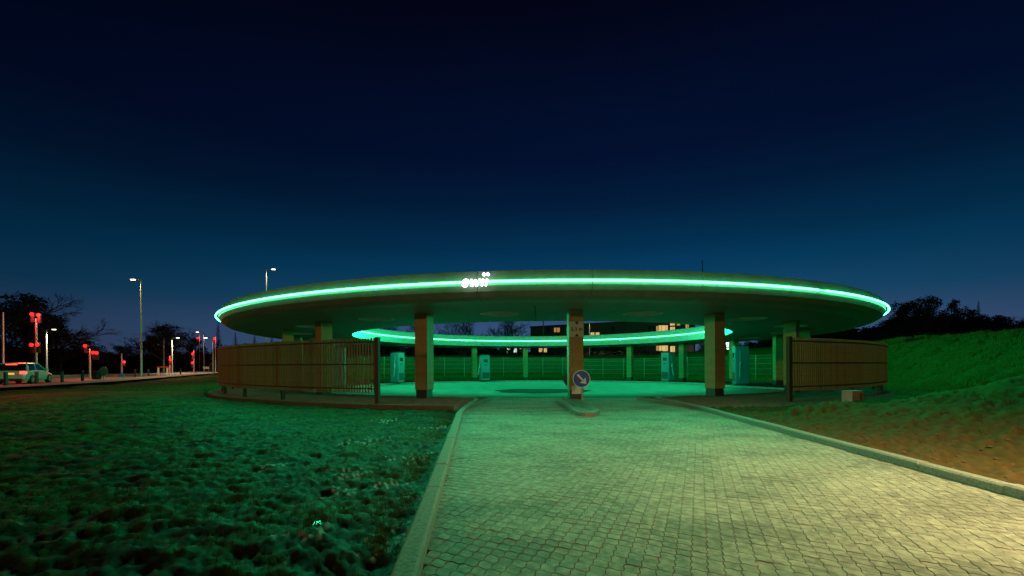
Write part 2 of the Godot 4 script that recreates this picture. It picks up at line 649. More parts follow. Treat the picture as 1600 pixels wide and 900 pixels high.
	for k in 42000:
		var x := 0.0
		var f := 0.0
		if k % 6 > 0:
			var p := ringp(rng.randf_range(22.3, 33.0), rng.randf_range(24.0, 96.0), 0.0)
			x = p.x
			f = -p.z
		else:
			f = rng.randf_range(3.0, 16.0)
			x = rng.randf_range(6.6, 16.0)
			if rng.randf() > smooth(6.4, 9.5, x):
				continue
		if roll_noise.get_noise_2d(x * 0.45 + 11.0, f * 0.45) < -0.22 or rad_of(x, f) < 21.4:
			continue
		var near := f < 18.5 and x < 18.4
		var y := land(x, f) + (0.06 if near else 0.0)
		if not near:
			y += 0.10 * roll_noise.get_noise_2d(x * 0.35, f * 0.35) + 0.16 * smooth(22.0, 27.0, rad_of(x, f)) * bump.get_noise_2d(x * 0.55, f * 0.55) - 0.03
		else:
			y += 0.055 * bump.get_noise_2d(x * 2.6 + 200.0, f * 3.4) + 0.045 * bump.get_noise_2d(x * 7.0, f * 7.0 + 70.0) + 0.07 * roll_noise.get_noise_2d(x * 0.6 + 40.0, f * 0.7) - 0.03
		var s := rng.randf_range(0.9, 1.8) if near else rng.randf_range(2.0, 4.2)
		spots.append(Transform3D(Basis(Vector3.UP, rng.randf() * TAU).scaled(Vector3(s, s * 0.9, s)), P(x, y - 0.01, f)))
	mb.instance_count = spots.size()
	for k in spots.size():
		mb.set_instance_transform(k, spots[k])
	var bg := MultiMeshInstance3D.new()
	bg.name = "bank_grass"
	bg.multimesh = mb
	bg.material_override = M.grass_blade
	add_child(bg)
	bg.set_meta("kind", "stuff")
	tag(bg, "rough grass growing on the bank right of the canopy", "grass")

	# dug-over dirt and young bank right of the drive
	offs = [0.0]
	d = 0.045
	while offs[offs.size() - 1] < 13.2:
		offs.append(offs[offs.size() - 1] + d)
		d = minf(d * 1.008, 0.22)
	rows = [-0.5]
	d = 0.07
	while rows[rows.size() - 1] < 18.6:
		rows.append(rows[rows.size() - 1] + d)
		d = minf(d * 1.002, 0.2)
	st = SurfaceTool.new()
	st.begin(Mesh.PRIMITIVE_TRIANGLES)
	for f in rows:
		var edge := kerb_right(f) + 0.15
		for o in offs:
			var x: float = edge + o
			var r := rad_of(x, f)
			var clods := bump.get_noise_2d(x * 2.6 + 200.0, f * 3.4)
			var fine := bump.get_noise_2d(x * 7.0, f * 7.0 + 70.0)
			var wave := roll_noise.get_noise_2d(x * 0.6 + 40.0, f * 0.7)
			var rough := smooth(0.0, 0.4, o) * 0.9 + 0.1
			var y := land(x, f) + 0.05 + rough * (0.055 * clods + 0.045 * fine + 0.07 * wave)
			# loose heap beside the kerb
			y += 0.20 * smooth(0.9, 0.1, Vector2((x - 7.4) * 0.8, f - 10.6).length()) * (0.8 + clods)
			y -= 0.8 * smooth(20.55, 19.9, r)
			y -= 0.4 * smooth(12.0, 13.2, o) + 0.4 * smooth(17.4, 18.6, f)
			var g := clampf(smooth(7.0, 10.5, x + 1.6 * wave) * 0.85 + 0.45 * roll_noise.get_noise_2d(x * 1.3, f * 1.3), 0.0, 1.0)
			var c := Color(0.085, 0.052, 0.020).lerp(Color(0.060, 0.088, 0.018), g)
			c = c * (0.75 + 0.5 * (0.5 + fine))
			st.set_color(c)
			st.add_vertex(P(x, y, f))
	sheet_index(st, offs.size(), rows.size())
	struct(put("dirt_bank", st, M.soil))
	# stones and clods lying on the dirt
	var pebble := new_st()
	var rings := []
	for lv in [[-0.5, 0.5], [-0.1, 1.0], [0.35, 0.75], [0.55, 0.3]]:
		var ring := []
		for k in 6:
			var a: float = TAU * k / 6.0
			ring.append(Vector3(cos(a) * lv[1] * (1.0 + 0.2 * sin(a * 2.0 + lv[0] * 5.0)), lv[0], -sin(a) * lv[1] * 0.8))
		rings.append(ring)
	loft(pebble, rings, true, true)
	mm = MultiMesh.new()
	mm.transform_format = MultiMesh.TRANSFORM_3D
	mm.mesh = done(pebble)
	mm.instance_count = 1400
	for k in 1400:
		var f := rng.randf_range(2.0, 13.0)
		var o := 0.1 + 4.5 * pow(rng.randf(), 1.8)
		var x := kerb_right(f) + 0.15 + o
		var s := 0.008 + 0.035 * pow(rng.randf(), 3.0)
		var y := land(x, f) + 0.05 + (smooth(0.0, 0.4, o) * 0.9 + 0.1) * (0.055 * bump.get_noise_2d(x * 2.6 + 200.0, f * 3.4) + 0.045 * bump.get_noise_2d(x * 7.0, f * 7.0 + 70.0) + 0.07 * roll_noise.get_noise_2d(x * 0.6 + 40.0, f * 0.7))
		mm.set_instance_transform(k, Transform3D(Basis(Vector3.UP, rng.randf() * TAU).scaled(Vector3(s, s * 0.8, s)), P(x, y, f)))
	var cl := MultiMeshInstance3D.new()
	cl.name = "soil_clods"
	cl.multimesh = mm
	var cm := mat("clod", lin(0.09, 0.058, 0.03), 0.95)
	cl.material_override = cm
	add_child(cl)
	cl.set_meta("kind", "stuff")
	tag(cl, "loose clods and pebbles on the dirt beside the kerb", "soil")

func sheet_index(st: SurfaceTool, nx: int, nf: int, flip := false) -> void:
	for j in nf - 1:
		for i in nx - 1:
			var a := j * nx + i
			var b := a + 1
			var c := a + nx
			var e := c + 1
			var order := [a, b, e, a, e, c] if flip else [a, e, b, a, c, e]
			for k in order:
				st.add_index(k)

# ------------------------------------------------------------------ drive
func driveway() -> void:
	var drive := Node3D.new()
	drive.name = "driveway"
	add_child(drive)
	struct(drive)
	var left := []
	var right := []
	var f := -3.0
	while f <= 18.4:
		left.append(Vector2(kerb_left(f) + 0.02, f))
		right.append(Vector2(kerb_right(f) - 0.02, f))
		f += 1.07
	right.reverse()
	var st := new_st()
	prism(st, left + right, -0.14, -0.020)
	put("bedding", st, M.joint_sand, drive)
	# wavy stones laid askew to the kerbs
	var cell := 0.10
	var turn := deg_to_rad(23.0)
	var ux := Vector2(cos(turn), -sin(turn))
	var uf := Vector2(sin(turn), cos(turn))
	var stone := paver_mesh(cell)
	var shown := []
	for i in range(-180, 181):
		for j in range(-80, 260):
			var p := ux * (i * cell) + uf * (j * cell)
			if p.y < -1.2 or p.y > 17.6 or p.x < kerb_left(p.y) - 0.03 or p.x > kerb_right(p.y) + 0.03:
				continue
			shown.append(p)
	var lens := func(p: Vector2) -> float:   # how large a stone shows: only those in view count
		if p.y < 2.2 or absf(p.x) > p.y * 1.18 or p.y < depth_of(800.0, 905.0):
			return 1000.0 + p.length()
		return p.length()
	shown.sort_custom(func(a, b): return lens.call(a) < lens.call(b))
	var mats := [M.paver_a, M.paver_b, M.paver_c]
	var rest := [[], [], []]
	for k in shown.size():
		var p: Vector2 = shown[k]
		var tilt := Basis(Vector3.RIGHT, rng.randfn(0.0, 0.010)) * Basis(Vector3.BACK, rng.randfn(0.0, 0.010))
		var sink := 0.008 * roll_noise.get_noise_2d(p.x * 0.9, p.y * 0.9) + rng.randfn(0.0, 0.0012)
		var patch := roll_noise.get_noise_2d(p.x * 0.55 + 300.0, p.y * 0.9) + rng.randf_range(-0.16, 0.16)
		var which := 1 if patch < -0.20 else (2 if patch > 0.20 else 0)
		var tr := Transform3D(Basis(Vector3.UP, -turn) * tilt, P(p.x, sink - 0.002, p.y))
		if k < 300:
			var o := obj("paver", stone, mats[which], drive)
			o.transform = tr
		else:
			rest[which].append(tr)
	for w in 3:
		var mm := MultiMesh.new()
		mm.transform_format = MultiMesh.TRANSFORM_3D
		mm.mesh = stone
		mm.instance_count = rest[w].size()
		for k in rest[w].size():
			mm.set_instance_transform(k, rest[w][k])
		var o := MultiMeshInstance3D.new()
		o.name = "paving_field"
		o.multimesh = mm
		o.material_override = mats[w]
		drive.add_child(o, true)
		o.set_meta("kind", "stuff")
	# kerbs of metre-long stones
	for s in 2:
		var kerb := Node3D.new()
		kerb.name = "kerb" if s == 0 else "kerb_001"
		add_child(kerb)
		struct(kerb)
		var pts := []
		var ff := -2.6
		while ff < 12.2:
			pts.append(Vector2((kerb_left(ff) - 0.075) if s == 0 else (kerb_right(ff) + 0.075), ff))
			ff += 1.0
		# the kerb bends round into the yard
		if s == 0:
			pts += [Vector2(-1.41, 12.95), Vector2(-1.39, 13.9), Vector2(-1.33, 14.85), Vector2(-1.27, 15.8), Vector2(-1.38, 16.55), Vector2(-2.2, 16.85)]
		else:
			pts += [Vector2(5.50, 12.95), Vector2(5.50, 13.9), Vector2(5.44, 14.85), Vector2(5.36, 15.8), Vector2(5.42, 16.5), Vector2(6.2, 16.9)]
		for k in pts.size() - 1:
			var a: Vector2 = pts[k]
			var b: Vector2 = pts[k + 1]
			var mid := (a + b) * 0.5
			var len := a.distance_to(b) - 0.010
			var basis := Basis(Vector3.UP, atan2(-(b.x - a.x), b.y - a.y) * 1.0)
			st = new_st()
			var rings := []
			for e in [-1.0, 1.0]:
				var ring := []
				for c in [[-0.075, -0.2], [0.075, -0.2], [0.075, 0.085], [0.055, 0.105], [-0.055, 0.105], [-0.075, 0.085]]:
					ring.append(Vector3(c[0], c[1], -e * len * 0.5))
				rings.append(ring)
			rings.reverse()
			loft(st, rings, true, true)
			var o := put("kerb_stone", st, M.kerb, kerb)
			o.transform = Transform3D(basis, P(mid.x, rng.randfn(0.0, 0.003), mid.y))

func paver_mesh(cell: float) -> ArrayMesh:
	# a stone with S-shaped edges that interlock with its neighbours
	var outline := []
	var n := 5
	var amp := 0.0065
	var g := 0.0019
	var h := cell * 0.5 - g
	for e in 4:
		for k in n:
			var t := float(k) / n
			var u := -1.0 + 2.0 * t
			var w := amp * sin(PI * u) * (1.0 if e % 2 == 0 else -1.0)
			match e:
				0: outline.append(Vector2(u * h, h + w))
				1: outline.append(Vector2(h + amp * sin(PI * -u), -u * h))
				2: outline.append(Vector2(-u * h, -h + amp * sin(PI * -u)))
				3: outline.append(Vector2(-h + amp * sin(PI * u), u * h))
	var st := new_st()
	var rings := []
	for lv in [[-0.06, 1.0], [-0.005, 1.0], [0.0, 0.96]]:
		var ring := []
		for p in outline:
			ring.append(Vector3(p.x * lv[1], lv[0], p.y * lv[1]))
		ring.reverse()
		rings.append(ring)
	# outline runs clockwise from above in x/z: reversed it is counter-clockwise
	for i in 2:
		for k in rings[0].size():
			var j: int = (k + 1) % rings[0].size()
			quad(st, rings[i][j], rings[i][k], rings[i + 1][k], rings[i + 1][j])
	var top: Array = rings[2]
	for k in top.size():
		tri(st, Vector3.ZERO, top[(k + 1) % top.size()], top[k])
	return done(st)

# ------------------------------------------------------------------ canopy
func sector(st: SurfaceTool, profile: Array, a0: float, a1: float, steps: int, closed := true) -> void:
	# sweeps a profile of (radius, height) round the ring
	var rings := []
	for k in steps + 1:
		var a := lerpf(a0, a1, float(k) / steps)
		var ring := []
		for p in profile:
			ring.append(ringp(p.x, a, p.y))
		rings.append(ring)
	if closed:
		loft(st, rings, true, true)
	else:
		for i in steps:
			for k in profile.size() - 1:
				quad(st, rings[i][k], rings[i][k + 1], rings[i + 1][k + 1], rings[i + 1][k])

func canopy() -> void:
	var c := thing("ring_canopy", "large flat ring-shaped canopy on wooden posts, edged with green light tubes", "canopy")
	var st: SurfaceTool
	var first := 1.4
	var sign_phi := -8.6
	# roof deck over everything
	st = new_st()
	sector(st, [Vector2(R_IN + 0.12, 4.02), Vector2(R_OUT - 0.25, 4.02), Vector2(R_OUT - 0.25, 4.15), Vector2(R_IN + 0.12, 4.3)], 0.0, 360.0, 144)
	put("roof_deck", st, M.fascia, c)
	# outer fascia, bent where the light tube sits
	for k in 36:
		st = new_st()
		var a := first + k * 10.0
		sector(st, [Vector2(18.80, 3.345), Vector2(18.84, 3.32), Vector2(19.25, 3.35), Vector2(19.55, 3.43), Vector2(19.76, 3.56), Vector2(R_OUT - 0.07, 3.72), Vector2(R_OUT - 0.07, 3.90), Vector2(19.78, 4.17), Vector2(19.70, 4.19), Vector2(19.60, 4.155), Vector2(19.2, 3.5)], a + 0.022, a + 9.978, 5)
		put("fascia_panel", st, M.fascia, c)
	for k in 24:
		st = new_st()
		var a := first + k * 15.0
		sector(st, [Vector2(R_IN + 0.10, 3.33), Vector2(R_IN + 0.10, 4.34), Vector2(R_IN + 0.05, 4.36), Vector2(R_IN, 4.33), Vector2(R_IN, 3.34), Vector2(R_IN + 0.02, 3.31)], a + 0.02, a + 14.98, 7)
		put("inner_fascia_panel", st, M.fascia, c)
	# soffit panels: plain ones over the posts, ones with a round opening between them
	for k in 36:
		var a := first + k * 10.0
		st = new_st()
		if k % 2 == 0:
			sector(st, [Vector2(R_IN + 0.1, SOFFIT), Vector2(18.84, SOFFIT)], a - 4.96, a + 4.96, 6, false)
		else:
			soffit_with_hole(st, a, 4.96, 16.1, 0.72)
		put("soffit_panel", st, M.soffit, c)
	# recessed round openings
	for k in 18:
		var a := first + 10.0 + k * 20.0
		var at := ringp(16.1, a, 0.0)
		st = new_st()
		for i in 28:
			var b0: float = TAU * i / 28.0
			var b1: float = TAU * (i + 1) / 28.0
			var d0 := Vector3(cos(b0), 0, sin(b0))
			var d1 := Vector3(cos(b1), 0, sin(b1))
			var lo := Vector3(0, SOFFIT - 0.025, 0)
			var hi := Vector3(0, SOFFIT + 0.14, 0)
			quad(st, at + d0 * 0.70 + lo, at + d1 * 0.70 + lo, at + d1 * 0.70 + hi, at + d0 * 0.70 + hi)
			quad(st, at + d1 * 0.76 + lo, at + d0 * 0.76 + lo, at + d0 * 0.70 + lo, at + d1 * 0.70 + lo)
			quad(st, at + d0 * 0.76 + lo, at + d1 * 0.76 + lo, at + d1 * 0.76 + lo + Vector3(0, 0.02, 0), at + d0 * 0.76 + lo + Vector3(0, 0.02, 0))
			tri(st, at + hi, at + d0 * 0.70 + hi, at + d1 * 0.70 + hi)
		put("skylight_well", st, M.white_paint, c)
	# light tubes
	for ring in 2:
		var n := 36 if ring == 0 else 24
		for k in n:
			var step := 360.0 / n
			var a := first + k * step
			var a1 := a + step
			if ring == 0 and sign_phi > a and sign_phi + 360.0 < a1 + 360.0 or (ring == 0 and sign_phi + 360.0 > a and sign_phi + 360.0 < a1):
				tube_piece(c, ring, a, sign_phi + 360.0 * (1.0 if a > 180.0 else 0.0) - 1.5)
				tube_piece(c, ring, sign_phi + 360.0 * (1.0 if a > 180.0 else 0.0) + 1.7, a1)
			else:
				tube_piece(c, ring, a, a1)
			var mid := a + step * 0.5
			if ring == 0:
				var p := ringp(R_OUT + 0.11, mid, 3.79)
				var out := (ringp(R_OUT + 1.0, mid, 3.79) - ringp(R_OUT, mid, 3.79)).normalized()
				area_light("tube_light", p, out + Vector3(0, -0.06, 0), 3.3, 0.05, GREEN, 16.5, c)
			else:
				var p := ringp(R_IN - 0.17, mid, 3.83)
				var inn := (ringp(R_IN - 1.0, mid, 3.85) - ringp(R_IN, mid, 3.85)).normalized()
				area_light("tube_light", p, inn + Vector3(0, -0.15, 0), 3.2, 0.05, GREEN, 38.0, c)
	# posts
	for k in 18:
		var a := first + k * 20.0
		var base := ringp(16.7, a, 0.0)
		var g := slope(-base.z) + 0.10
		var b := Basis(Vector3.UP, deg_to_rad(a))
		st = new_st()
		box(st, base + Vector3(0, (g + 0.30 + SOFFIT) * 0.5, 0), Vector3(0.52, SOFFIT - g - 0.30, 0.52), b)
		var post := put("column", st, M.wood, c)
		st = new_st()
		box(st, base + Vector3(0, g + 0.10, 0), Vector3(0.46, 0.48, 0.46), b)
		put("plinth", st, M.steel_dark, post)
	# lit letters on the edge
	var sg := thing("light_sign", "white glowing slanted letters ewii on the canopy edge", "sign", ringp(R_OUT + 0.10, sign_phi, 3.64), deg_to_rad(sign_phi))
	# heavy slanted strokes: x to the right, y from the baseline, x-height 0.27 m
	var e_path := []
	for k in 12:
		var t := lerpf(0.0, 5.5, k / 11.0)
		e_path.append(Vector2(0.115 + cos(t) * 0.092, 0.135 + sin(t) * 0.100))
	e_path.push_front(Vector2(0.02, 0.135))
	var letters := [[e_path], [[Vector2(0.27, 0.24), Vector2(0.325, 0.03)], [Vector2(0.325, 0.03), Vector2(0.40, 0.22)], [Vector2(0.40, 0.22), Vector2(0.465, 0.03)], [Vector2(0.465, 0.03), Vector2(0.535, 0.24)]], [[Vector2(0.63, 0.03), Vector2(0.63, 0.235)]], [[Vector2(0.75, 0.03), Vector2(0.75, 0.235)]]]
	for n in 4:
		st = new_st()
		for path in letters[n]:
			var pts := []
			var rad := []
			for q in path:
				pts.append(Vector3(q.x - 0.44 + q.y * 0.20, q.y, 0.03))
				rad.append(0.029)
			tube(st, pts, rad, 8)
		var l := put("sign_letter", st, M.sign_white, sg)
		if n > 1:
			st = new_st()
			disc(st, Vector3(letters[n][0][0].x - 0.44 + 0.075, 0.372, 0.03), Basis(), 0.044, 0.07, 16)
			put("sign_letter_dot", st, M.sign_white, l)
	st = new_st()
	for x in [-0.3, 0.3]:
		box(st, Vector3(x, 0.10, -0.08), Vector3(0.03, 0.03, 0.16))
	put("bracket", st, M.steel_dark, sg)
	area_light("sign_light", ringp(R_OUT + 0.22, sign_phi, 3.8), (ringp(R_OUT + 1.0, sign_phi, 3.4) - ringp(R_OUT, sign_phi, 3.8)).normalized(), 0.85, 0.3, Color(0.9, 0.95, 1.0), 1.2)
	# low pale slab on the roof
	var hp := ringp(18.9, -23.5, 4.16)
	st = new_st()
	box(st, Vector3(0, 0.06, 0), Vector3(0.85, 0.12, 0.5), Basis(), 0.02)
	var ha := put("roof_slab", st, M.white_paint)
	ha.position = hp
	ha.rotation.y = deg_to_rad(-20.0)
	tag(ha, "low pale slab lying on top of the canopy roof", "slab")

func tube_piece(c: Node3D, ring: int, a0: float, a1: float) -> void:
	var pts := []
	var rad := []
	var n := maxi(2, int(ceil((a1 - a0) / 1.7)))
	for k in n + 1:
		var a := lerpf(a0, a1, float(k) / n)
		pts.append(ringp(R_OUT + 0.045, a, 3.81) if ring == 0 else ringp(R_IN - 0.10, a, 3.85))
		rad.append(0.036 if ring == 0 else 0.032)
	var st := new_st()
	tube(st, pts, rad, 8)
	put("light_tube", st, M.led if ring == 0 else M.led_inner, c)

func soffit_with_hole(st: SurfaceTool, a: float, half: float, rc: float, hole: float) -> void:
	# polar coordinates (radius, arc) of the panel, a fan of quads from the round hole to its border
	var r0 := R_IN + 0.1
	var r1 := 18.84
	var at := ringp(rc, a, SOFFIT)
	var n := 32
	var inner := []
	var outer := []
	for k in n:
		var t: float = TAU * k / n
		var d := Vector2(cos(t), sin(t))       # x: radial, y: angular
		inner.append(at + Basis(Vector3.UP, deg_to_rad(a)) * Vector3(d.y * hole, 0, d.x * hole))
		var kr: float = (r1 - rc) / d.x if d.x > 0.0001 else ((r0 - rc) / d.x if d.x < -0.0001 else 1e9)
		var ka: float = half / absf(d.y) if absf(d.y) > 0.0001 else 1e9
		var s := minf(kr, ka * 0.28)            # 0.28 m per degree at that radius
		outer.append(Vector2(rc + d.x * s, a + clampf(d.y * s / 0.28, -half, half)))
	var corners := [Vector2(r1, a + half), Vector2(r0, a + half), Vector2(r0, a - half), Vector2(r1, a - half)]
	for k in n:
		var j := (k + 1) % n
		var o0: Vector2 = outer[k]
		var o1: Vector2 = outer[j]
		var p0 := ringp(o0.x, o0.y, SOFFIT)
		var p1 := ringp(o1.x, o1.y, SOFFIT)
		quad(st, inner[k], inner[j], p1, p0)
		# fill the corner where the border turns
		if absf(o0.x - o1.x) > 0.02 and absf(o0.y - o1.y) > 0.02:
			for q in corners:
				if (absf(q.x - o0.x) < 0.01 or absf(q.x - o1.x) < 0.01) and (absf(q.y - o0.y) < 0.01 or absf(q.y - o1.y) < 0.01):
					tri(st, p0, p1, ringp(q.x, q.y, SOFFIT))

# ------------------------------------------------------------------ slatted screens
func screens() -> void:
	slat_screen("slat_screen", "long curved screen of upright wooden slats beside the churned lawn", -18.2, -76.0, [-18.2, -31.5, -40.5, -50.5, -60.0, -70.0])
	slat_screen("slat_screen", "shorter curved screen of upright wooden slats beside the dirt bank", 21.0, 62.0, [21.0, 33.0, 44.0, 53.0, 61.0])

func slat_screen(called: String, label: String, p0: float, p1: float, posts: Array) -> void:
	var t := thing(called, label, "fence")
	var st: SurfaceTool
	var rs := R_OUT - 0.05
	var dir := signf(p1 - p0)
	var step := rad_to_deg(0.110 / rs)
	var slat := new_st()
	box(slat, Vector3(0, 1.32, 0), Vector3(0.040, 1.76, 0.045))
	var slat_mesh := done(slat)
	var a := p0 + dir * 0.35
	while absf(a - p0) < absf(p1 - p0):
		var o := obj("slat", slat_mesh, M.slat_wood if rng.randf() < 0.6 else M.slat_wood_dark, t)
		o.transform = Transform3D(Basis(Vector3.UP, deg_to_rad(a) + rng.randfn(0.0, 0.02)), ringp(rs, a, rng.randfn(0.0, 0.004)))
		a += dir * step
	for y in [0.58, 1.36, 2.08]:
		st = new_st()
		sector(st, [Vector2(rs + 0.024, y - 0.022), Vector2(rs + 0.044, y - 0.022), Vector2(rs + 0.044, y + 0.022), Vector2(rs + 0.024, y + 0.022)], minf(p0, p1), maxf(p0, p1), 40)
		put("rail", st, M.rail_dark, t)
	for k in posts.size():
		var q: float = posts[k]
		var b := Basis(Vector3.UP, deg_to_rad(q))
		var w := 0.13 if k == 0 else 0.09
		st = new_st()
		var lo := slope(-ringp(rs, q, 0).z) - 0.2
		box(st, ringp(rs - (0.0 if k == 0 else 0.16), q, (lo + 2.22) * 0.5), Vector3(w, 2.22 - lo, 0.12), b)
		put("post", st, M.steel_dark if k > 0 else M.rail_dark, t)

# ------------------------------------------------------------------ things in the yard
func yard_edge(phi: float) -> float:
	return lerpf(16.2, 12.8, smooth(52.0, 74.0, absf(phi)))

func yard_things() -> void:
	# the yard inside the ring
	var st := SurfaceTool.new()
	st.begin(Mesh.PRIMITIVE_TRIANGLES)
	var nr := 30
	var na := 120
	for j in nr + 1:
		for i in na + 1:
			var p := ringp(20.1 * j / nr, 360.0 * i / na, 0.0)
			p.y = slope(-p.z) - 0.05 * smooth(19.5, 17.0, -p.z)
			if -p.z < 17.7:
				p.y -= 0.03
			st.add_vertex(p)
	sheet_index(st, na + 1, nr + 1, true)
	struct(put("yard_paving", st, M.yard))
	# raised platform under the ring, open where the drive comes in
	st = SurfaceTool.new()
	st.begin(Mesh.PRIMITIVE_TRIANGLES)
	var a0 := 10.3
	var a1 := 350.2
	var n := 170
	var prof := []
	for i in n + 1:
		var a := lerpf(a0, a1, float(i) / n)
		var sa := a if a <= 180.0 else a - 360.0
		var ri := yard_edge(sa)
		var row := [Vector2(ri, -0.25), Vector2(ri, 0.085), Vector2(ri + 0.02, 0.105), Vector2(ri + 0.16, 0.105), Vector2(ri + 0.165, 0.095), Vector2(20.18, 0.095), Vector2(20.2, -0.5)]
		for q in row:
			var p := ringp(q.x, a, 0.0)
			p.y = slope(-p.z) + q.y
			st.add_vertex(p)
	sheet_index(st, 7, n + 1, false)
	struct(put("platform", st, M.platform))
	for e in [[10.3, 20.2], [350.2, 20.2]]:
		st = new_st()
		var ri := 16.2
		quad(st, ringp(ri, e[0], -0.2), ringp(20.2, e[0], -0.2), ringp(20.2, e[0], 0.095), ringp(ri, e[0], 0.095))
		struct(put("platform_edge", st, M.kerb))
	# brown edging round the outside
	var edging := Node3D.new()
	edging.name = "platform_edging"
	add_child(edging)
	struct(edging)
	for k in 40:
		var a := -10.4 - k * 2.6
		st = new_st()
		var g := slope(-ringp(20.3, a - 1.3, 0).z)
		sector(st, [Vector2(20.2, g - 0.3), Vector2(20.34, g - 0.3), Vector2(20.34, g + 0.115), Vector2(20.32, g + 0.13), Vector2(20.22, g + 0.13), Vector2(20.2, g + 0.115)], a - 2.57, a - 0.03, 2)
		put("edging_stone", st, M.edging, edging)
	# dark round patch in the yard
	var ring := []
	for k in 36:
		var t: float = TAU * k / 36.0
		var rr := 2.6 * (1.0 + 0.06 * sin(t * 3.0 + 1.0) + 0.04 * sin(t * 7.0))
		ring.append(Vector2(1.6 + cos(t) * rr, 24.0 + sin(t) * rr))
	st = new_st()
	for k in 36:
		var p: Vector2 = ring[k]
		var q: Vector2 = ring[(k + 1) % 36]
		tri(st, P(1.6, slope(24.0) + 0.02, 24.0), P(p.x, slope(p.y) + 0.02, p.y), P(q.x, slope(q.y) + 0.02, q.y))
	grained("patch", lin(0.035, 0.035, 0.03), 0.95, 0.05, 0.6, Vector3(0.5, 0.5, 0.5), 44)
	M.patch.metallic_specular = 0.1
	struct(put("dark_paving_patch", st, M.patch))

	# small traffic island in front of the middle post
	var isl := []
	for q in [[873, 622.5], [885, 629], [897, 639], [902, 642], [912, 644], [926, 643.5], [933, 641], [928, 637], [918, 630], [911, 624.5]]:
		var f := depth_of(q[0], q[1], 0.11)
		isl.append(Vector2(side_of(q[0], f), f))
	var island := thing("traffic_island", "small kerbed traffic island at the foot of the middle post", "traffic island")
	st = new_st()
	prism(st, isl, -0.03, 0.10)
	put("island_top", st, M.platform, island)
	for k in isl.size():
		var a: Vector2 = isl[k]
		var b: Vector2 = isl[(k + 1) % isl.size()]
		st = new_st()
		var len := a.distance_to(b) + 0.03
		box(st, P((a.x + b.x) * 0.5, 0.035, (a.y + b.y) * 0.5), Vector3(len, 0.16, 0.12), Basis(Vector3.UP, atan2(b.y - a.y, b.x - a.x)), 0.015)
		put("kerb_stone", st, M.kerb, island)

	# blue keep-right sign in front of the post
	var sf := 14.9
	var sx := side_of(908.5, sf)
	var sy := height_of(908.5, 592.0, sf)
	var sign := thing("direction_sign", "round blue traffic sign with white arrow pointing down to the right", "sign", P(sx, 0.0, sf))
	st = new_st()
	tube(st, [Vector3(0.03, 0.02, -0.03), Vector3(0.03, sy + 0.2, -0.03)], [0.03, 0.03], 10)
	put("pole", st, M.galvanised, sign)
	st = new_st()
	disc(st, Vector3(0, sy, 0), Basis(), 0.30, 0.02)
	put("rim", st, M.white_paint, sign)
	st = new_st()
	disc(st, Vector3(0, sy, 0.012), Basis(), 0.275, 0.006)
	put("sign_face", st, M.sign_blue, sign)
	st = new_st()
	var ab := Basis(Vector3.BACK, deg_to_rad(-47.0))
	box(st, Vector3(0, sy, 0.018) + ab * Vector3(-0.05, 0, 0), Vector3(0.30, 0.065, 0.006), ab)
	for o in [[Vector2(0.235, 0.0), Vector2(0.06, 0.135), Vector2(0.06, 0.045)], [Vector2(0.235, 0.0), Vector2(0.06, -0.045), Vector2(0.06, -0.135)], [Vector2(0.235, 0.0), Vector2(0.06, 0.045), Vector2(0.06, -0.045)]]:
		tri(st, Vector3(0, sy, 0.021) + ab * Vector3(o[0].x, o[0].y, 0), Vector3(0, sy, 0.021) + ab * Vector3(o[1].x, o[1].y, 0), Vector3(0, sy, 0.021) + ab * Vector3(o[2].x, o[2].y, 0))
	put("arrow", st, M.white_paint, sign)
	# second sign behind the post, its back to us
	var bf := 17.3
	var bx := side_of(892.0, bf)
	var by := height_of(891.0, 593.5, bf)
	var back := thing("direction_sign", "round traffic sign seen from behind, half hidden by the middle post", "sign", P(bx, 0.0, bf))
	st = new_st()
	disc(st, Vector3(0, by, 0), Basis(), 0.29, 0.02)
	put("sign_plate", st, M.sign_back, back)
	st = new_st()
	tube(st, [Vector3(0, 0.0, 0.04), Vector3(0, by + 0.2, 0.04)], [0.03, 0.03], 10)
	put("pole", st, M.steel_dark, back)

	# height sign on the middle post
	var fc := ringp(16.7 + 0.262, 1.4, height_of(900.0, 514.5, 16.0))
	var hs := thing("height_sign", "pale height limit sign reading 3,3 m on the middle post", "sign", fc, deg_to_rad(1.4))
	st = new_st()
	box(st, Vector3(0.02, 0, 0.012), Vector3(0.50, 0.56, 0.02))
	put("sign_plate", st, M.sign_grey, hs)
	var tm := TextMesh.new()
	tm.text = "3,3 m"
	tm.font = font
	tm.font_size = 48
	tm.pixel_size = 0.0036
	tm.depth = 0.004
	obj("lettering", tm, M.black_print, hs).position = Vector3(0.02, 0.0, 0.026)
	for s in [1.0, -1.0]:
		st = new_st()
		var tip := Vector3(0.02, s * 0.15, 0.0255)
		var l := Vector3(-0.06, s * 0.27, 0.0255)
		var r := Vector3(0.10, s * 0.27, 0.0255)
		if s > 0:
			tri(st, tip, r, l)
		else:
			tri(st, tip, l, r)
		put("triangle", st, M.black_print, hs)
	var lb := thing("reflector_plate", "pale reflective plate low on the middle post", "plate", ringp(16.7 + 0.262, 1.4, 0.36), deg_to_rad(1.4))
	st = new_st()
	box(st, Vector3(0.0, 0.06, 0.006), Vector3(0.34, 0.30, 0.012))
	put("plate", st, M.white_paint, lb)

	# chargers
	charger("charging cabinet with cable on its left side, near the long slat screen", 621.0, true, 38.0, -1.0)
	charger("charging cabinet standing right of a far post, seen past the big front post", 757.0, true, 44.8, -1.0)
	charger("charging cabinet with hanging cable beside the two far right posts", 1044.0, true, 39.7, 1.0)
	charger("large charging cabinet with looped cable, near the shorter slat screen", 1157.0, true, 29.8, 1.0)
	charger("charging cabinet standing behind the long slat screen", 530.0, true, 29.5, -1.0)

	# pinkish board below the right screen
	var pf := depth_of(1314.0, 627.5)
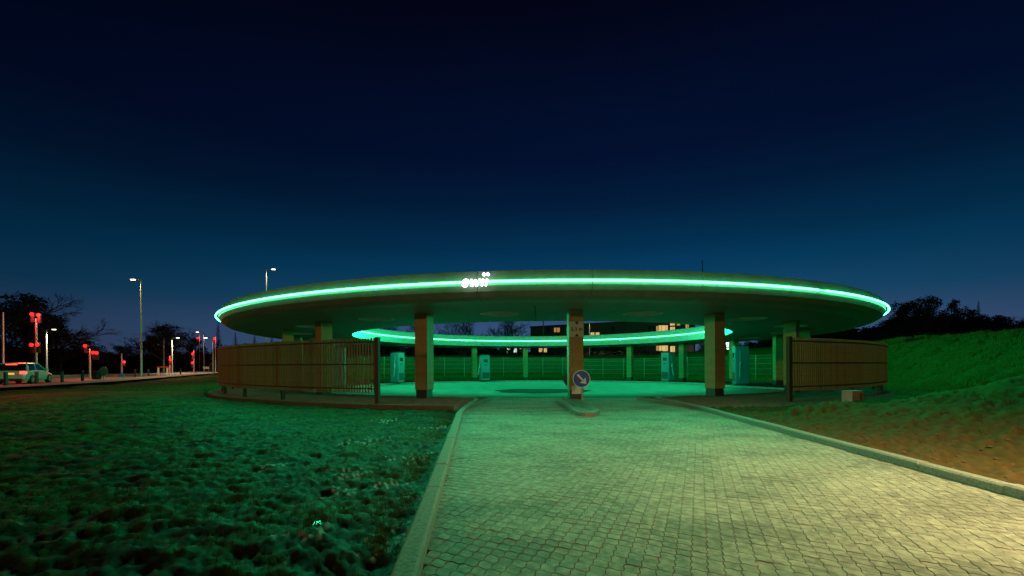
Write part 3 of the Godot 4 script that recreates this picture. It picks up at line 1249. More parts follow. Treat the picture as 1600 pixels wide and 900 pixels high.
	var pb := thing("pink_box", "pale pink box lying under the shorter slat screen", "box", P(side_of(1314.0, pf) + 0.05, -0.06, pf - 0.45), deg_to_rad(24.0))
	st = new_st()
	box(st, Vector3(0, 0.25, 0), Vector3(0.62, 0.46, 0.34), Basis(), 0.012)
	put("body", st, M.pink_board, pb)
	st = new_st()
	box(st, Vector3(0.18, 0.25, 0.172), Vector3(0.16, 0.3, 0.006))
	put("panel", st, M.pink_dark, pb)

func charger(label: String, px: float, _far: bool, f: float, side: float) -> void:
	var x := side_of(px, f)
	var y := slope(f) + 0.10
	var face := atan2(CX - x, -(CF - f)) # front looks to the middle of the yard
	face = atan2(-(x - CX), (f - CF))
	var t := thing("charger", label, "charger", P(x, y, f), face, "")
	var st := new_st()
	box(st, Vector3(0, 0.05, 0), Vector3(0.86, 0.10, 0.9))
	put("plinth", st, M.black_plastic, t)
	st = new_st()
	box(st, Vector3(0, 1.35, 0.0), Vector3(0.84, 2.5, 0.86), Basis(), 0.025)
	put("cabinet", st, M.charger, t)
	st = new_st()
	box(st, Vector3(0, 2.625, 0), Vector3(0.88, 0.05, 0.9))
	put("cap", st, M.black_plastic, t)
	st = new_st()
	box(st, Vector3(0, 2.02, 0.435), Vector3(0.42, 0.30, 0.012))
	put("screen", st, M.screen_dark, t)
	st = new_st()
	box(st, Vector3(0, 1.62, 0.434), Vector3(0.30, 0.10, 0.012))
	put("card_reader", st, M.black_plastic, t)
	st = new_st()
	box(st, Vector3(0, 0.55, 0.433), Vector3(0.70, 0.62, 0.008))
	put("vent_grille", st, M.black_plastic, t)
	for s in [-1.0, 1.0]:
		st = new_st()
		box(st, Vector3(s * 0.424, 1.35, 0), Vector3(0.012, 2.2, 0.66))
		put("side_panel", st, M.charger, t)
		st = new_st()
		box(st, Vector3(s * 0.46, 1.45, 0.12), Vector3(0.09, 0.34, 0.12), Basis(), 0.015)
		put("holster", st, M.black_plastic, t)
		st = new_st()
		var pts := []
		var rad := []
		for k in 19:
			var u: float = k / 18.0
			var sag := sin(PI * u)
			pts.append(Vector3(s * (0.45 + 0.34 * sag), lerpf(2.3, 1.4, u) - 1.25 * sag + 0.0, 0.12 + 0.12 * sag))
			rad.append(0.022)
		tube(st, pts, rad, 6)
		put("cable", st, M.galvanised if s == side else M.black_plastic, t)
		st = new_st()
		tube(st, [Vector3(s * 0.47, 1.62, 0.12), Vector3(s * 0.53, 1.42, 0.14), Vector3(s * 0.50, 1.30, 0.15)], [0.035, 0.045, 0.03], 8)
		put("plug", st, M.white_paint if s == side else M.black_plastic, t)

# ------------------------------------------------------------------ wire fence at the back
func back_fence() -> void:
	var t := thing("wire_fence", "green wire mesh fence running round the back of the yard", "fence")
	var r := 23.2
	var a := 82.0
	var step := 6.2
	while a < 262.0:
		var p0 := ringp(r, a, 0.0)
		var p1 := ringp(r, a + step, 0.0)
		p0.y = land(p0.x, -p0.z) - 0.05
		p1.y = land(p1.x, -p1.z) - 0.05
		var st := new_st()
		tube(st, [p0 + Vector3(0, -0.2, 0), p0 + Vector3(0, 2.35, 0)], [0.045, 0.045], 6)
		put("post", st, M.wire, t)
		st = new_st()
		for y in [0.48, 1.0, 1.5, 2.0, 2.28]:
			tube(st, [p0 + Vector3(0, y, 0), p1 + Vector3(0, y, 0)], [0.016, 0.016], 4)
		for k in 25:
			var q := p0.lerp(p1, k / 25.0)
			tube(st, [q + Vector3(0, 0.45, 0), q + Vector3(0, 2.30, 0)], [0.009, 0.009], 3, false)
		put("mesh_panel", st, M.wire, t)
		a += step

# ------------------------------------------------------------------ road, car, signals and lamps on the left
func left_side() -> void:
	# road
	var mid := [Vector2(-33, 10), Vector2(-35.0, 24), Vector2(-37.2, 31.5), Vector2(-43.5, 44), Vector2(-52, 62), Vector2(-66, 92), Vector2(-84, 130), Vector2(-130, 220)]
	var st := SurfaceTool.new()
	st.begin(Mesh.PRIMITIVE_TRIANGLES)
	var stw := SurfaceTool.new()
	stw.begin(Mesh.PRIMITIVE_TRIANGLES)
	var dense := []
	for k in mid.size() - 1:
		for s in 8:
			dense.append((mid[k] as Vector2).lerp(mid[k + 1], s / 8.0))
	for k in dense.size():
		var d: Vector2 = ((dense[mini(k + 1, dense.size() - 1)] as Vector2) - (dense[maxi(k - 1, 0)] as Vector2)).normalized()
		var nrm := Vector2(d.y, -d.x)
		for w in [4.6, -4.6]:
			var p: Vector2 = dense[k] + nrm * w
			st.add_vertex(P(p.x, 0.13, p.y))
		for w in [7.2, 4.6]:
			var p: Vector2 = dense[k] + nrm * w
			stw.add_vertex(P(p.x, 0.20, p.y))
	sheet_index(st, 2, dense.size(), true)
	sheet_index(stw, 2, dense.size(), true)
	struct(put("road", st, M.asphalt))
	var path := grained("path", lin(0.26, 0.25, 0.22), 0.8, 0.03, 0.7, Vector3(0.5, 0.5, 0.5), 40)
	struct(put("pavement", stw, path))
	# painted edge line
	var stp := new_st()
	for k in dense.size() - 1:
		var a: Vector2 = dense[k]
		var b: Vector2 = dense[k + 1]
		var d := (b - a).normalized()
		var nrm := Vector2(d.y, -d.x)
		var q := [a + nrm * 4.2, b + nrm * 4.2, b + nrm * 4.0, a + nrm * 4.0]
		quad(stp, P(q[0].x, 0.137, q[0].y), P(q[1].x, 0.137, q[1].y), P(q[2].x, 0.137, q[2].y), P(q[3].x, 0.137, q[3].y))
	struct(put("road_marking", stp, M.white_paint))
	car()
	# lamps
	var lamps := [
		["tall street lamp with warm light rising above the lawn edge", 221.0, 437.0, 50.0, -0.7, "lamp_warm", 160.0],
		["short street lamp right behind the stopped white car", 73.0, 515.0, 66.0, 0.9, "lamp_white", 130.0],
		["far low street lamp behind the teal board", 173.0, 563.0, 120.0, -0.9, "lamp_white", 30.0],
		["street lamp above the red signal by the white barrier", 269.0, 528.0, 78.0, 0.8, "lamp_white", 150.0],
		["thin street lamp behind the twin red signal", 319.0, 519.0, 92.0, -1.2, "lamp_white", 150.0],
		["pale thick street lamp next to the left end of the screen", 333.0, 528.0, 72.0, -1.0, "lamp_white", 40.0],
		["dark street lamp rising behind the canopy roof", 416.5, 421.0, 62.0, 0.8, "lamp_white", 40.0],
		["street lamp seen through the ring opening left of the tall block", 921.0, 500.0, 84.0, 1.1, "lamp_white", 40.0],
		["street lamp seen through the ring opening beside the tall block", 1096.0, 505.0, 92.0, -1.0, "lamp_white", 40.0],
	]
	for l in lamps:
		var f: float = l[3]
		var at := P(side_of(l[1], f), land(side_of(l[1], f), f) - 0.1, f)
		var top := height_of(l[1], l[2], f)
		var head := street_lamp("street_lamp", l[0], at, top - at.y, absf(l[4]) * 1.2, 0.0 if l[4] > 0 else PI, l[5], "", 1.25)
		spot("lamp_light", head + Vector3(0, -0.1, 0), Vector3(0, -1, 0.05), Color(1.0, 0.80, 0.50) if l[5] == "lamp_white" else Color(1.0, 0.72, 0.36), l[6], 78.0, 0.2, self)
	# lamp-less poles
	for q in [["plain dark pole left of the stopped white car", 5.0, 488.0, 45.0], ["slim mast behind the right part of the canopy", 1098.0, 407.0, 64.0], ["thin dark pole seen through the ring opening", 849.0, 470.0, 70.0], ["thin pole behind the white barrier", 256.0, 530.0, 85.0], ["short pole beside the blue board", 190.0, 552.0, 60.0]]:
		var f: float = q[3]
		var at := P(side_of(q[1], f), land(side_of(q[1], f), f) - 0.2, f)
		var top := height_of(q[1], q[2], f) - at.y
		var t := thing("mast", q[0], "pole", at)
		st = new_st()
		tube(st, [Vector3.ZERO, Vector3(0, top, 0)], [0.11, 0.07], 8)
		put("pole", st, M.galvanised if q[1] < 300 else M.steel_dark, t)
		st = new_st()
		box(st, Vector3(0, 0.25, 0), Vector3(0.34, 0.3, 0.34))
		put("foot", st, M.steel_dark, t)
	# signals: pole px, [ [px, py] of red lamps ], depth
	var sigs := [
		["tall signal mast with two pairs of red lamps beside the white car", 57.0, 42.0, [[52.0, 491.0], [62.5, 492.5], [51.0, 539.0], [60.5, 538.5]], 498.0],
		["signal post with one red lamp and a red arm near the teal board", 140.5, 48.0, [[134.5, 540.5], [147.0, 551.0], [152.5, 551.5]], 545.0],
		["small distant red signal left of the tall lamp", 191.0, 80.0, [[195.0, 565.5]], 560.0],
		["single red signal under the lamp by the white barrier", 265.5, 62.0, [[267.0, 562.0]], 556.0],
		["twin red signal, one lamp above the other, left of the pavement sign", 303.0, 64.0, [[302.0, 553.0], [301.5, 567.0]], 547.0],
		["dim far red signal high above the twin red signal", 312.0, 110.0, [[309.5, 528.5]], 524.0],
		["dim red signal behind the pale thick lamp", 337.0, 84.0, [[335.0, 529.5]], 525.0],
	]
	for s in sigs:
		var f: float = s[2]
		var at := P(side_of(s[1], f), 0.0, f)
		at.y = land(at.x, f) - 0.1
		var t := thing("traffic_signal", s[0], "traffic signal", at)
		st = new_st()
		tube(st, [Vector3.ZERO, Vector3(0, height_of(s[1], s[4], f) - at.y, 0)], [0.09, 0.07], 8)
		put("pole", st, M.galvanised, t)
		for lp in s[3]:
			var c := Vector3(side_of(lp[0], f) - at.x, height_of(lp[0], lp[1], f) - at.y, 0.12)
			st = new_st()
			box(st, c + Vector3(0, -0.30, -0.10), Vector3(0.30, 0.92, 0.16), Basis(), 0.02)
			var head := put("signal_head", st, M.black_plastic, t)
			st = new_st()
			disc(st, c, Basis(), 0.17 if f < 70.0 else 0.22, 0.06, 16)
			put("signal_lens", st, M.signal_red, head)
			st = new_st()
			box(st, Vector3(c.x * 0.5, c.y, -0.02), Vector3(absf(c.x) + 0.1, 0.05, 0.05))
			put("bracket", st, M.steel_dark, head)
		omni("signal_light", at + Vector3(0, height_of(s[1], s[3][0][1], f) - at.y, 1.1), Color(1.0, 0.05, 0.04), 24.0 if f < 45.0 else 7.0, 0.15)
	# wooden bollards along the lawn edge
	for q in [[9.0, 606.0, "in front of the number plate of the white car"], [57.0, 603.0, "in front of the side doors of the white car"], [97.0, 600.0, "just ahead of the front of the white car"], [129.0, 597.0, "left of the signal post with a red arm"], [211.0, 590.5, "left of the foot of the tall warm street lamp"], [232.0, 589.0, "right of the foot of the tall warm street lamp"], [282.0, 586.0, "right of the white framed barrier"]]:
		var f := depth_of(q[0], q[1])
		st = new_st()
		box(st, Vector3(0, 0.45, 0), Vector3(0.16, 1.1, 0.16), Basis(), 0.02)
		var o := put("bollard", st, M.steel_dark)
		o.position = P(side_of(q[0], f), 0.0, f)
		tag(o, "short dark bollard " + q[2], "bollard", "bollards along the lawn edge")
	# boards and barrier
	var bf := 42.0
	var tb := thing("notice_board", "rounded teal board on a post beside a dark bin", "sign", P(side_of(162.0, bf), 0.0, bf))
	st = new_st()
	disc(st, Vector3(0, height_of(162, 580, bf), 0), Basis(), 0.42, 0.05, 20)
	put("board", st, M.teal_board, tb)
	st = new_st()
	tube(st, [Vector3(0, -0.1, -0.05), Vector3(0, 1.0, -0.05)], [0.05, 0.05], 8)
	put("post", st, M.galvanised, tb)
	var bin := thing("litter_bin", "dark litter bin left of the teal board", "bin", P(side_of(151.0, bf), 0.05, bf))
	st = new_st()
	box(st, Vector3(0, 0.42, 0), Vector3(0.5, 0.84, 0.5), Basis(), 0.03)
	put("body", st, M.black_plastic, bin)
	st = new_st()
	box(st, Vector3(0, 0.87, 0), Vector3(0.54, 0.05, 0.54), Basis(), 0.01)
	put("lid", st, M.steel_dark, bin)
	var bb := thing("warning_board", "small blue triangular board standing at the lawn edge", "sign", P(side_of(190.0, 52.0), 0.05, 52.0))
	st = new_st()
	var rings := []
	for z in [-0.04, 0.04]:
		rings.append([Vector3(-0.45, 0.0, z), Vector3(0.45, 0.0, z), Vector3(0.0, 0.65, z)])
	loft(st, rings, true, true)
	put("board", st, M.blue_board, bb)
	st = new_st()
	box(st, Vector3(0, 0.03, -0.1), Vector3(0.8, 0.06, 0.3))
	put("foot", st, M.black_plastic, bb)
	var g := thing("barrier", "white framed barrier with a red top bar beside the road", "barrier", P(side_of(254.5, 60.0), 0.05, 60.0))
	for s in [-1.0, 1.0]:
		st = new_st()
		box(st, Vector3(s * 0.62, 0.55, 0), Vector3(0.2, 1.1, 0.1))
		put("upright", st, M.white_paint, g)
	st = new_st()
	box(st, Vector3(0, 1.2, 0), Vector3(1.5, 0.2, 0.1))
	put("top_bar", st, M.red_paint, g)
	var ws := thing("pavement_sign", "small pale sign plate on two legs beside the pavement", "sign", P(side_of(322.0, 70.0), 0.15, 70.0))
	st = new_st()
	box(st, Vector3(0, 0.95, 0), Vector3(0.95, 0.38, 0.05))
	put("plate", st, M.white_paint, ws)
	for s in [-1.0, 1.0]:
		st = new_st()
		tube(st, [Vector3(s * 0.35, -0.1, -0.04), Vector3(s * 0.35, 0.9, -0.04)], [0.03, 0.03], 6)
		put("leg", st, M.galvanised, ws)

func car() -> void:
	var turn := deg_to_rad(27.4)
	var rear := P(side_of(14.0, 30.2), 0.135, 30.2)
	var head := Vector3(-sin(turn), 0, -cos(turn))
	var t := thing("car", "white hatchback with glowing brake lights stopped on the road", "car", rear + head * 2.05, turn)
	var st := new_st()
	var rings := []
	# z, half width, bottom, belt
	for s in [[2.06, 0.70, 0.34, 0.86], [2.0, 0.80, 0.27, 0.93], [1.75, 0.86, 0.22, 0.97], [0.8, 0.88, 0.20, 0.96], [-0.6, 0.88, 0.20, 0.93], [-1.2, 0.86, 0.20, 0.88], [-1.8, 0.80, 0.22, 0.76], [-2.0, 0.72, 0.27, 0.66], [-2.06, 0.62, 0.34, 0.58]]:
		var w: float = s[1]
		var lo: float = s[2]
		var hi: float = s[3]
		var ring := []
		for c in [[-0.88, 0.0], [0.88, 0.0], [0.98, 0.18], [1.0, 0.5], [0.97, 0.82], [0.86, 1.0], [-0.86, 1.0], [-0.97, 0.82], [-1.0, 0.5], [-0.98, 0.18]]:
			ring.append(Vector3(c[0] * w, lerpf(lo, hi, c[1]), s[0]))
		rings.append(ring)
	rings.reverse()
	loft(st, rings, true, true)
	put("body", st, M.car_paint, t)
	st = new_st()
	rings = []
	for s in [[1.96, 0.66, 0.92, 0.95], [1.72, 0.70, 0.92, 1.36], [1.5, 0.66, 0.92, 1.44], [0.2, 0.64, 0.92, 1.47], [-0.3, 0.62, 0.90, 1.42], [-1.05, 0.66, 0.86, 0.93]]:
		var ring := []
		for c in [[-1.18, 0.0], [1.18, 0.0], [1.1, 0.4], [0.98, 0.9], [0.85, 1.0], [-0.85, 1.0], [-0.98, 0.9], [-1.1, 0.4]]:
			ring.append(Vector3(c[0] * s[1], lerpf(s[2], s[3], c[1]), s[0]))
		rings.append(ring)
	rings.reverse()
	loft(st, rings, true, true)
	put("glasshouse", st, M.car_glass, t)
	st = new_st()
	rings = []
	for s in [[1.62, 0.55, 1.42], [1.2, 0.58, 1.475], [0.2, 0.57, 1.49], [-0.35, 0.53, 1.43]]:
		rings.append([Vector3(-s[1], s[2], s[0]), Vector3(-s[1] - 0.06, s[2] - 0.06, s[0]), Vector3(s[1] + 0.06, s[2] - 0.06, s[0]), Vector3(s[1], s[2], s[0]), Vector3(0, s[2] + 0.02, s[0])])
	rings.reverse()
	loft(st, rings, true, true)
	put("roof", st, M.car_paint, t)
	for s in [-1.0, 1.0]:
		st = new_st()
		tube(st, [Vector3(s * 0.80, 0.95, 1.80), Vector3(s * 0.72, 1.25, 1.62), Vector3(s * 0.60, 1.43, 1.45)], [0.10, 0.085, 0.06], 6)
		tube(st, [Vector3(s * 0.78, 0.92, -1.0), Vector3(s * 0.58, 1.43, -0.3)], [0.04, 0.04], 6)
		tube(st, [Vector3(s * 0.76, 0.95, 0.45), Vector3(s * 0.61, 1.45, 0.38)], [0.035, 0.035], 6)
		put("pillar", st, M.car_paint, t)
		st = new_st()
		box(st, Vector3(s * 0.68, 0.80, 2.0), Vector3(0.34, 0.19, 0.16), Basis(), 0.03)
		put("tail_light", st, M.brake_red, t)
		st = new_st()
		box(st, Vector3(s * 0.62, 0.62, -1.98), Vector3(0.26, 0.12, 0.14), Basis(), 0.03)
		put("headlight", st, M.white_paint, t)
		st = new_st()
		box(st, Vector3(s * 0.95, 0.98, -0.72), Vector3(0.18, 0.11, 0.10), Basis(), 0.02)
		put("mirror", st, M.car_paint, t)
		for z in [1.28, -1.28]:
			st = new_st()
			var wb := Basis(Vector3.UP, PI / 2)
			disc(st, Vector3(s * 0.80, 0.31, z), wb, 0.31, 0.20, 22)
			var wh := put("wheel", st, M.tyre, t)
			st = new_st()
			disc(st, Vector3(s * 0.902, 0.31, z), wb, 0.20, 0.02, 16)
			put("rim", st, M.rim, wh)
	st = new_st()
	box(st, Vector3(0, 1.36, 1.745), Vector3(0.55, 0.05, 0.05))
	put("brake_light", st, M.brake_red, t)
	st = new_st()
	box(st, Vector3(0, 0.72, 2.065), Vector3(0.52, 0.12, 0.02))
	put("number_plate_light", st, M.plate_yellow, t)
	st = new_st()
	box(st, Vector3(0, 0.33, 2.02), Vector3(1.3, 0.14, 0.12), Basis(), 0.03)
	put("bumper", st, M.black_plastic, t)
	for s in [-0.70, 0.70]:
		area_light("brake_glow", t.transform * Vector3(s, 0.8, 2.12), -head, 0.26, 0.12, Color(1.0, 0.05, 0.03), 3.0, t)

# ------------------------------------------------------------------ buildings and trees far behind
func backdrop() -> void:
	var st: SurfaceTool
	# long block and taller block behind
	building("long dark block with a few lit windows, seen through the ring opening", 829.0, 985.0, 122.0, 108.0, 512.0, 503.0, [[838.0, 514.5, 1], [842.5, 514.5, 1], [868.0, 515.5, 1], [873.0, 515.5, 1], [926.0, 523.5, 2], [934.0, 523.5, 2], [872.0, 526.0, 0], [857.0, 515.0, 0], [888.0, 516.0, 0], [945.0, 524.5, 0], [958.0, 514.0, 0], [803.0, 548.0, 3], [845.0, 546.5, 2], [852.0, 546.5, 2], [926.0, 545.0, 0], [947.0, 542.0, 0]])
	building("taller dark block with a lit stairwell, seen beside the long block", 979.0, 1084.0, 104.0, 98.0, 494.0, 490.0, [[1023.0, 513.5, 0], [1028.0, 513.5, 1], [1033.0, 513.0, 2], [1040.0, 513.0, 2], [1051.0, 504.0, 2], [1051.0, 515.5, 2], [1060.5, 504.5, 1], [1074.0, 509.0, 1], [1028.0, 544.0, 1], [1033.0, 543.5, 2], [1040.0, 544.0, 2], [1051.0, 545.5, 2], [1003.0, 543.0, 0], [1010.0, 543.5, 0], [1016.0, 513.5, 0], [1000.0, 527.0, 0], [1012.0, 527.0, 0]])
	building("low dark house with small bright windows left of a far post", 780.0, 822.0, 100.0, 100.0, 536.0, 536.0, [[794.5, 547.5, 3], [805.0, 548.0, 3], [816.0, 547.5, 2]])
	# glowing totem
	var tf := 62.0
	var tx := side_of(1138.0, tf)
	var ty := land(tx, tf)
	var tt := thing("light_totem", "slim white glowing totem sign behind the fence", "sign", P(tx, ty, tf))
	st = new_st()
	var up := height_of(1138.0, 530.0, tf) - ty
	box(st, Vector3(0, up * 0.5, -0.1), Vector3(0.75, up, 0.16), Basis(), 0.02)
	put("frame", st, M.steel_dark, tt)
	for q in [[1138.0, 535.5, 0.62, 0.55], [1137.0, 541.0, 0.28, 0.26], [1137.5, 545.0, 0.34, 0.2], [1137.5, 549.0, 0.34, 0.26], [1137.5, 553.0, 0.34, 0.22]]:
		st = new_st()
		box(st, Vector3(side_of(q[0], tf) - tx, height_of(q[0], q[1], tf) - ty, 0.0), Vector3(q[2], q[3], 0.05))
		put("light_panel", st, M.totem_white, tt)
	area_light("totem_light", P(tx, ty + up - 0.8, tf - 0.15), Vector3(0, 0, 1), 0.5, 1.6, Color(0.85, 1.0, 0.92), 3.0)
	far_wood()
	# trees
	var bare := bare_tree("bare_tree", "wide bare tree at the road edge behind the white car", 3)
	place(bare, 52.0, 441.0, 74.0, 1.25)
	var bare2 := bare_tree("bare_tree", "bare tree with a rounded crown behind the tall street lamp", 11)
	place(bare2, 255.0, 494.0, 96.0, 1.5)
	var con := conifer("conifer_tree", "dark pointed conifer just left of the canopy", 5)
	place(con, 341.0, 502.0, 88.0, 0.7)
	var bush := bushy("dense_tree", "dense dark tree right of the canopy above the bank", 8)
	place(bush, 1452.0, 456.0, 92.0, 1.0)
	var k := 0
	for q in [
		[bare, "bare_tree", "bare tree filling the left edge behind the signal mast", 8.0, 452.0, 82.0, 1.1], [bare2, "bare_tree", "lower bare tree between the signal mast and the red arm", 95.0, 498.0, 84.0, 1.2],
		[bush, "dense_tree", "low dark thicket behind the red arm signal", 140.0, 529.0, 100.0, 1.7], [bush, "dense_tree", "low dark thicket behind the blue board", 190.0, 537.0, 105.0, 1.9], [bush, "dense_tree", "dark thicket below the bare tree behind the tall lamp", 235.0, 520.0, 110.0, 1.7],
		[bush, "dense_tree", "dark thicket behind the twin red signal", 300.0, 524.0, 120.0, 1.6], [bush, "dense_tree", "low dark thicket behind the teal board", 165.0, 548.0, 90.0, 2.2], [bush, "dense_tree", "low dark thicket behind the white car", 60.0, 540.0, 90.0, 2.2], [bush, "dense_tree", "low dark thicket behind the plain dark pole", 10.0, 530.0, 85.0, 2.0],
		[bush, "dense_tree", "low dark thicket behind the white barrier", 268.0, 545.0, 105.0, 2.3],
		[bush, "dense_tree", "tall dense dark tree at the left edge behind the bare trees", 40.0, 450.0, 92.0, 1.3], [bush, "dense_tree", "dense dark tree behind the short lamp and the signal mast", 88.0, 486.0, 96.0, 1.3], [bush, "dense_tree", "dense dark tree behind the lamp by the white barrier", 262.0, 503.0, 112.0, 1.6], [bush, "dense_tree", "dense dark tree behind the small bare tree above the bank", 1556.0, 488.0, 116.0, 1.6],
		[bush, "dense_tree", "dense dark tree at the far end of the row above the bank", 1598.0, 496.0, 118.0, 1.7], [bush, "dense_tree", "dense dark tree just behind the pointed conifer above the bank", 1522.0, 478.0, 112.0, 1.2], [bush, "dense_tree", "dense dark tree between the canopy rim and the tallest bank tree", 1432.0, 462.0, 110.0, 1.2],
		[con, "conifer_tree", "second dark conifer beyond the left end of the canopy", 368.0, 518.0, 92.0, 0.8], [con, "conifer_tree", "third dark conifer beyond the left end of the canopy", 398.0, 522.0, 96.0, 0.9], [con, "conifer_tree", "fourth dark conifer beyond the slat screen", 425.0, 524.0, 98.0, 0.9],
		[bare, "bare_tree", "bare tree left of the ring opening's big front post", 600.0, 490.0, 84.0, 1.2], [bare2, "bare_tree", "bare tree right of the big front post, inside the ring opening", 722.0, 480.0, 76.0, 1.1], [bare, "bare_tree", "bare tree beside the long block, inside the ring opening", 800.0, 478.0, 80.0, 1.1], [bare2, "bare_tree", "bare tree half hidden by the big front post", 655.0, 488.0, 90.0, 1.2],
		[bush, "dense_tree", "round dark tree close to the right rim of the canopy", 1412.0, 466.0, 100.0, 1.1], [bush, "dense_tree", "dark tree between the dense tree and the pointed conifer", 1494.0, 462.0, 104.0, 0.7], [con, "conifer_tree", "pointed dark conifer above the green bank", 1529.0, 468.0, 98.0, 0.6], [bare, "bare_tree", "small bare tree right of the pointed conifer", 1560.0, 487.0, 110.0, 1.2], [bare2, "bare_tree", "small bare tree at the end of the row above the bank", 1588.0, 492.0, 112.0, 1.0], [bush, "dense_tree", "low dark thicket along the bank top under the pointed conifer", 1530.0, 500.0, 100.0, 2.3], [bush, "dense_tree", "low dark thicket along the bank top by the canopy rim", 1400.0, 492.0, 96.0, 2.0],
		[bush, "dense_tree", "low dark thicket along the bank top under the bare trees", 1590.0, 508.0, 104.0, 2.4],
		[bush, "dense_tree", "dark thicket behind the right slat screen", 1300.0, 500.0, 92.0, 1.8], [bush, "dense_tree", "dark thicket behind the large charging cabinet", 1195.0, 512.0, 90.0, 2.0],
		[bush, "dense_tree", "dark thicket beyond the wire fence left of the big front post", 560.0, 520.0, 96.0, 2.2], [bush, "dense_tree", "dark thicket beyond the wire fence behind the big front post", 650.0, 528.0, 94.0, 2.4], [bush, "dense_tree", "dark thicket beyond the wire fence right of the big front post", 720.0, 532.0, 92.0, 2.6], [bush, "dense_tree", "dark thicket beyond the slat screen", 480.0, 520.0, 96.0, 2.2],
		[bush, "dense_tree", "dark thicket in front of the long block", 960.0, 541.0, 92.0, 3.0], [bush, "dense_tree", "dark thicket in front of the taller block", 1100.0, 536.0, 88.0, 2.4]]:
		k += 1
		var o := copy(q[0], q[1], q[2], Vector3.ZERO, k * 1.3)
		place(o, q[3], q[4], q[5], q[6])

func far_wood() -> void:
	# the black mass of thickets that closes the view all round
	var r := RandomNumberGenerator.new()
	r.seed = 41
	var st := new_st()
	for k in 160:
		var d := Vector3(r.randfn(), r.randfn(), r.randfn()).normalized() * pow(r.randf(), 0.4)
		var e := Vector3(r.randfn(), r.randfn(), r.randfn()).normalized() * 0.20
		var g := Vector3(r.randfn(), r.randfn(), r.randfn()).normalized() * 0.16
		tri(st, d - e, d + e, d + g * 1.6)
	var clump := done(st)
	var spots := []
	# outline of the tops against the sky: [pixel column, pixel row]
	var tops := [[-300, 530], [0, 545], [130, 545], [200, 556], [330, 548], [360, 538], [520, 537], [820, 543], [1130, 541], [1240, 520], [1370, 508], [1420, 492], [1530, 492], [1570, 505], [1620, 512], [1900, 512]]
	for k in 2600:
		var px := r.randf_range(-300.0, 1900.0)
		var py := 545.0
		for q in tops.size() - 1:
			if px >= tops[q][0] and px <= tops[q + 1][0]:
				py = lerpf(tops[q][1], tops[q + 1][1], (px - tops[q][0]) / float(tops[q + 1][0] - tops[q][0]))
		var f := r.randf_range(112.0, 124.0) if px < 780.0 or px > 1125.0 else r.randf_range(84.0, 92.0)
		var x := side_of(px, f)
		var top := height_of(px, py, f)
		var s := r.randf_range(1.0, 1.9)
		var y := lerpf(0.2, top - s * 0.7, pow(r.randf(), 0.7))
		if px > 780.0 and px < 1125.0:
			y = minf(y, 2.3)
		spots.append(Transform3D(Basis(Vector3.UP, r.randf() * TAU).scaled(Vector3(s * 1.3, s, s * 1.3)), P(x, y, f)))
	var mm := MultiMesh.new()
	mm.transform_format = MultiMesh.TRANSFORM_3D
	mm.mesh = clump
	mm.instance_count = spots.size()
	for k in spots.size():
		mm.set_instance_transform(k, spots[k])
	var o := MultiMeshInstance3D.new()
	o.name = "far_wood"
	o.multimesh = mm
	o.material_override = M.leafage
	add_child(o)
	o.set_meta("kind", "stuff")
	tag(o, "black far-off thickets along the horizon behind everything", "wood")

func place(o: Node3D, px: float, py: float, f: float, wide: float) -> void:
	var x := side_of(px, f)
	var y := land(x, f) - 0.15
	var tall := height_of(px, py, f) - y
	o.position = P(x, y, f)
	o.scale = Vector3(tall * wide, tall, tall * wide)      # prototypes are one metre tall

func limb(st: SurfaceTool, a: Vector3, b: Vector3, r0: float, r1: float, sides := 4) -> void:
	tube(st, [a, b], [r0, r1], sides, false)

func grow(st: SurfaceTool, r: RandomNumberGenerator, a: Vector3, d: Vector3, len: float, rad: float, level: int) -> void:
	var b := a + d * len
	limb(st, a, b, rad, rad * 0.62, 4 if level > 2 else 3)
	if level == 0:
		return
	var n := 3 if level > 1 else 4
	for k in n:
		var t := r.randf_range(0.55, 1.0) if k > 0 else 1.0
		var side := Vector3(r.randfn(), r.randfn() * 0.6 + 0.15, r.randfn()).normalized()
		var nd := (d * 1.0 + side * r.randf_range(0.55, 0.95)).normalized()
		grow(st, r, a.lerp(b, t), nd, len * r.randf_range(0.62, 0.82), rad * 0.64, level - 1)

func bare_tree(called: String, label: String, seed_: int) -> Node3D:
	var r := RandomNumberGenerator.new()
	r.seed = seed_
	var t := thing(called, label, "tree")
	var st := new_st()
	tube(st, [Vector3.ZERO, Vector3(0.005, 0.12, 0), Vector3(0, 0.30, 0.004)], [0.026, 0.019, 0.015], 8)
	put("trunk", st, M.bark, t)
	st = new_st()
	for k in 6:
		var a: float = TAU * k / 6.0 + r.randf()
		var d := Vector3(cos(a) * 0.75, r.randf_range(0.6, 1.2), sin(a) * 0.75).normalized()
		grow(st, r, Vector3(0, r.randf_range(0.2, 0.3), 0), d, 0.20, 0.010, 5)
	grow(st, r, Vector3(0, 0.3, 0), Vector3.UP, 0.24, 0.012, 5)
	put("crown", st, M.twig, t)
	return t

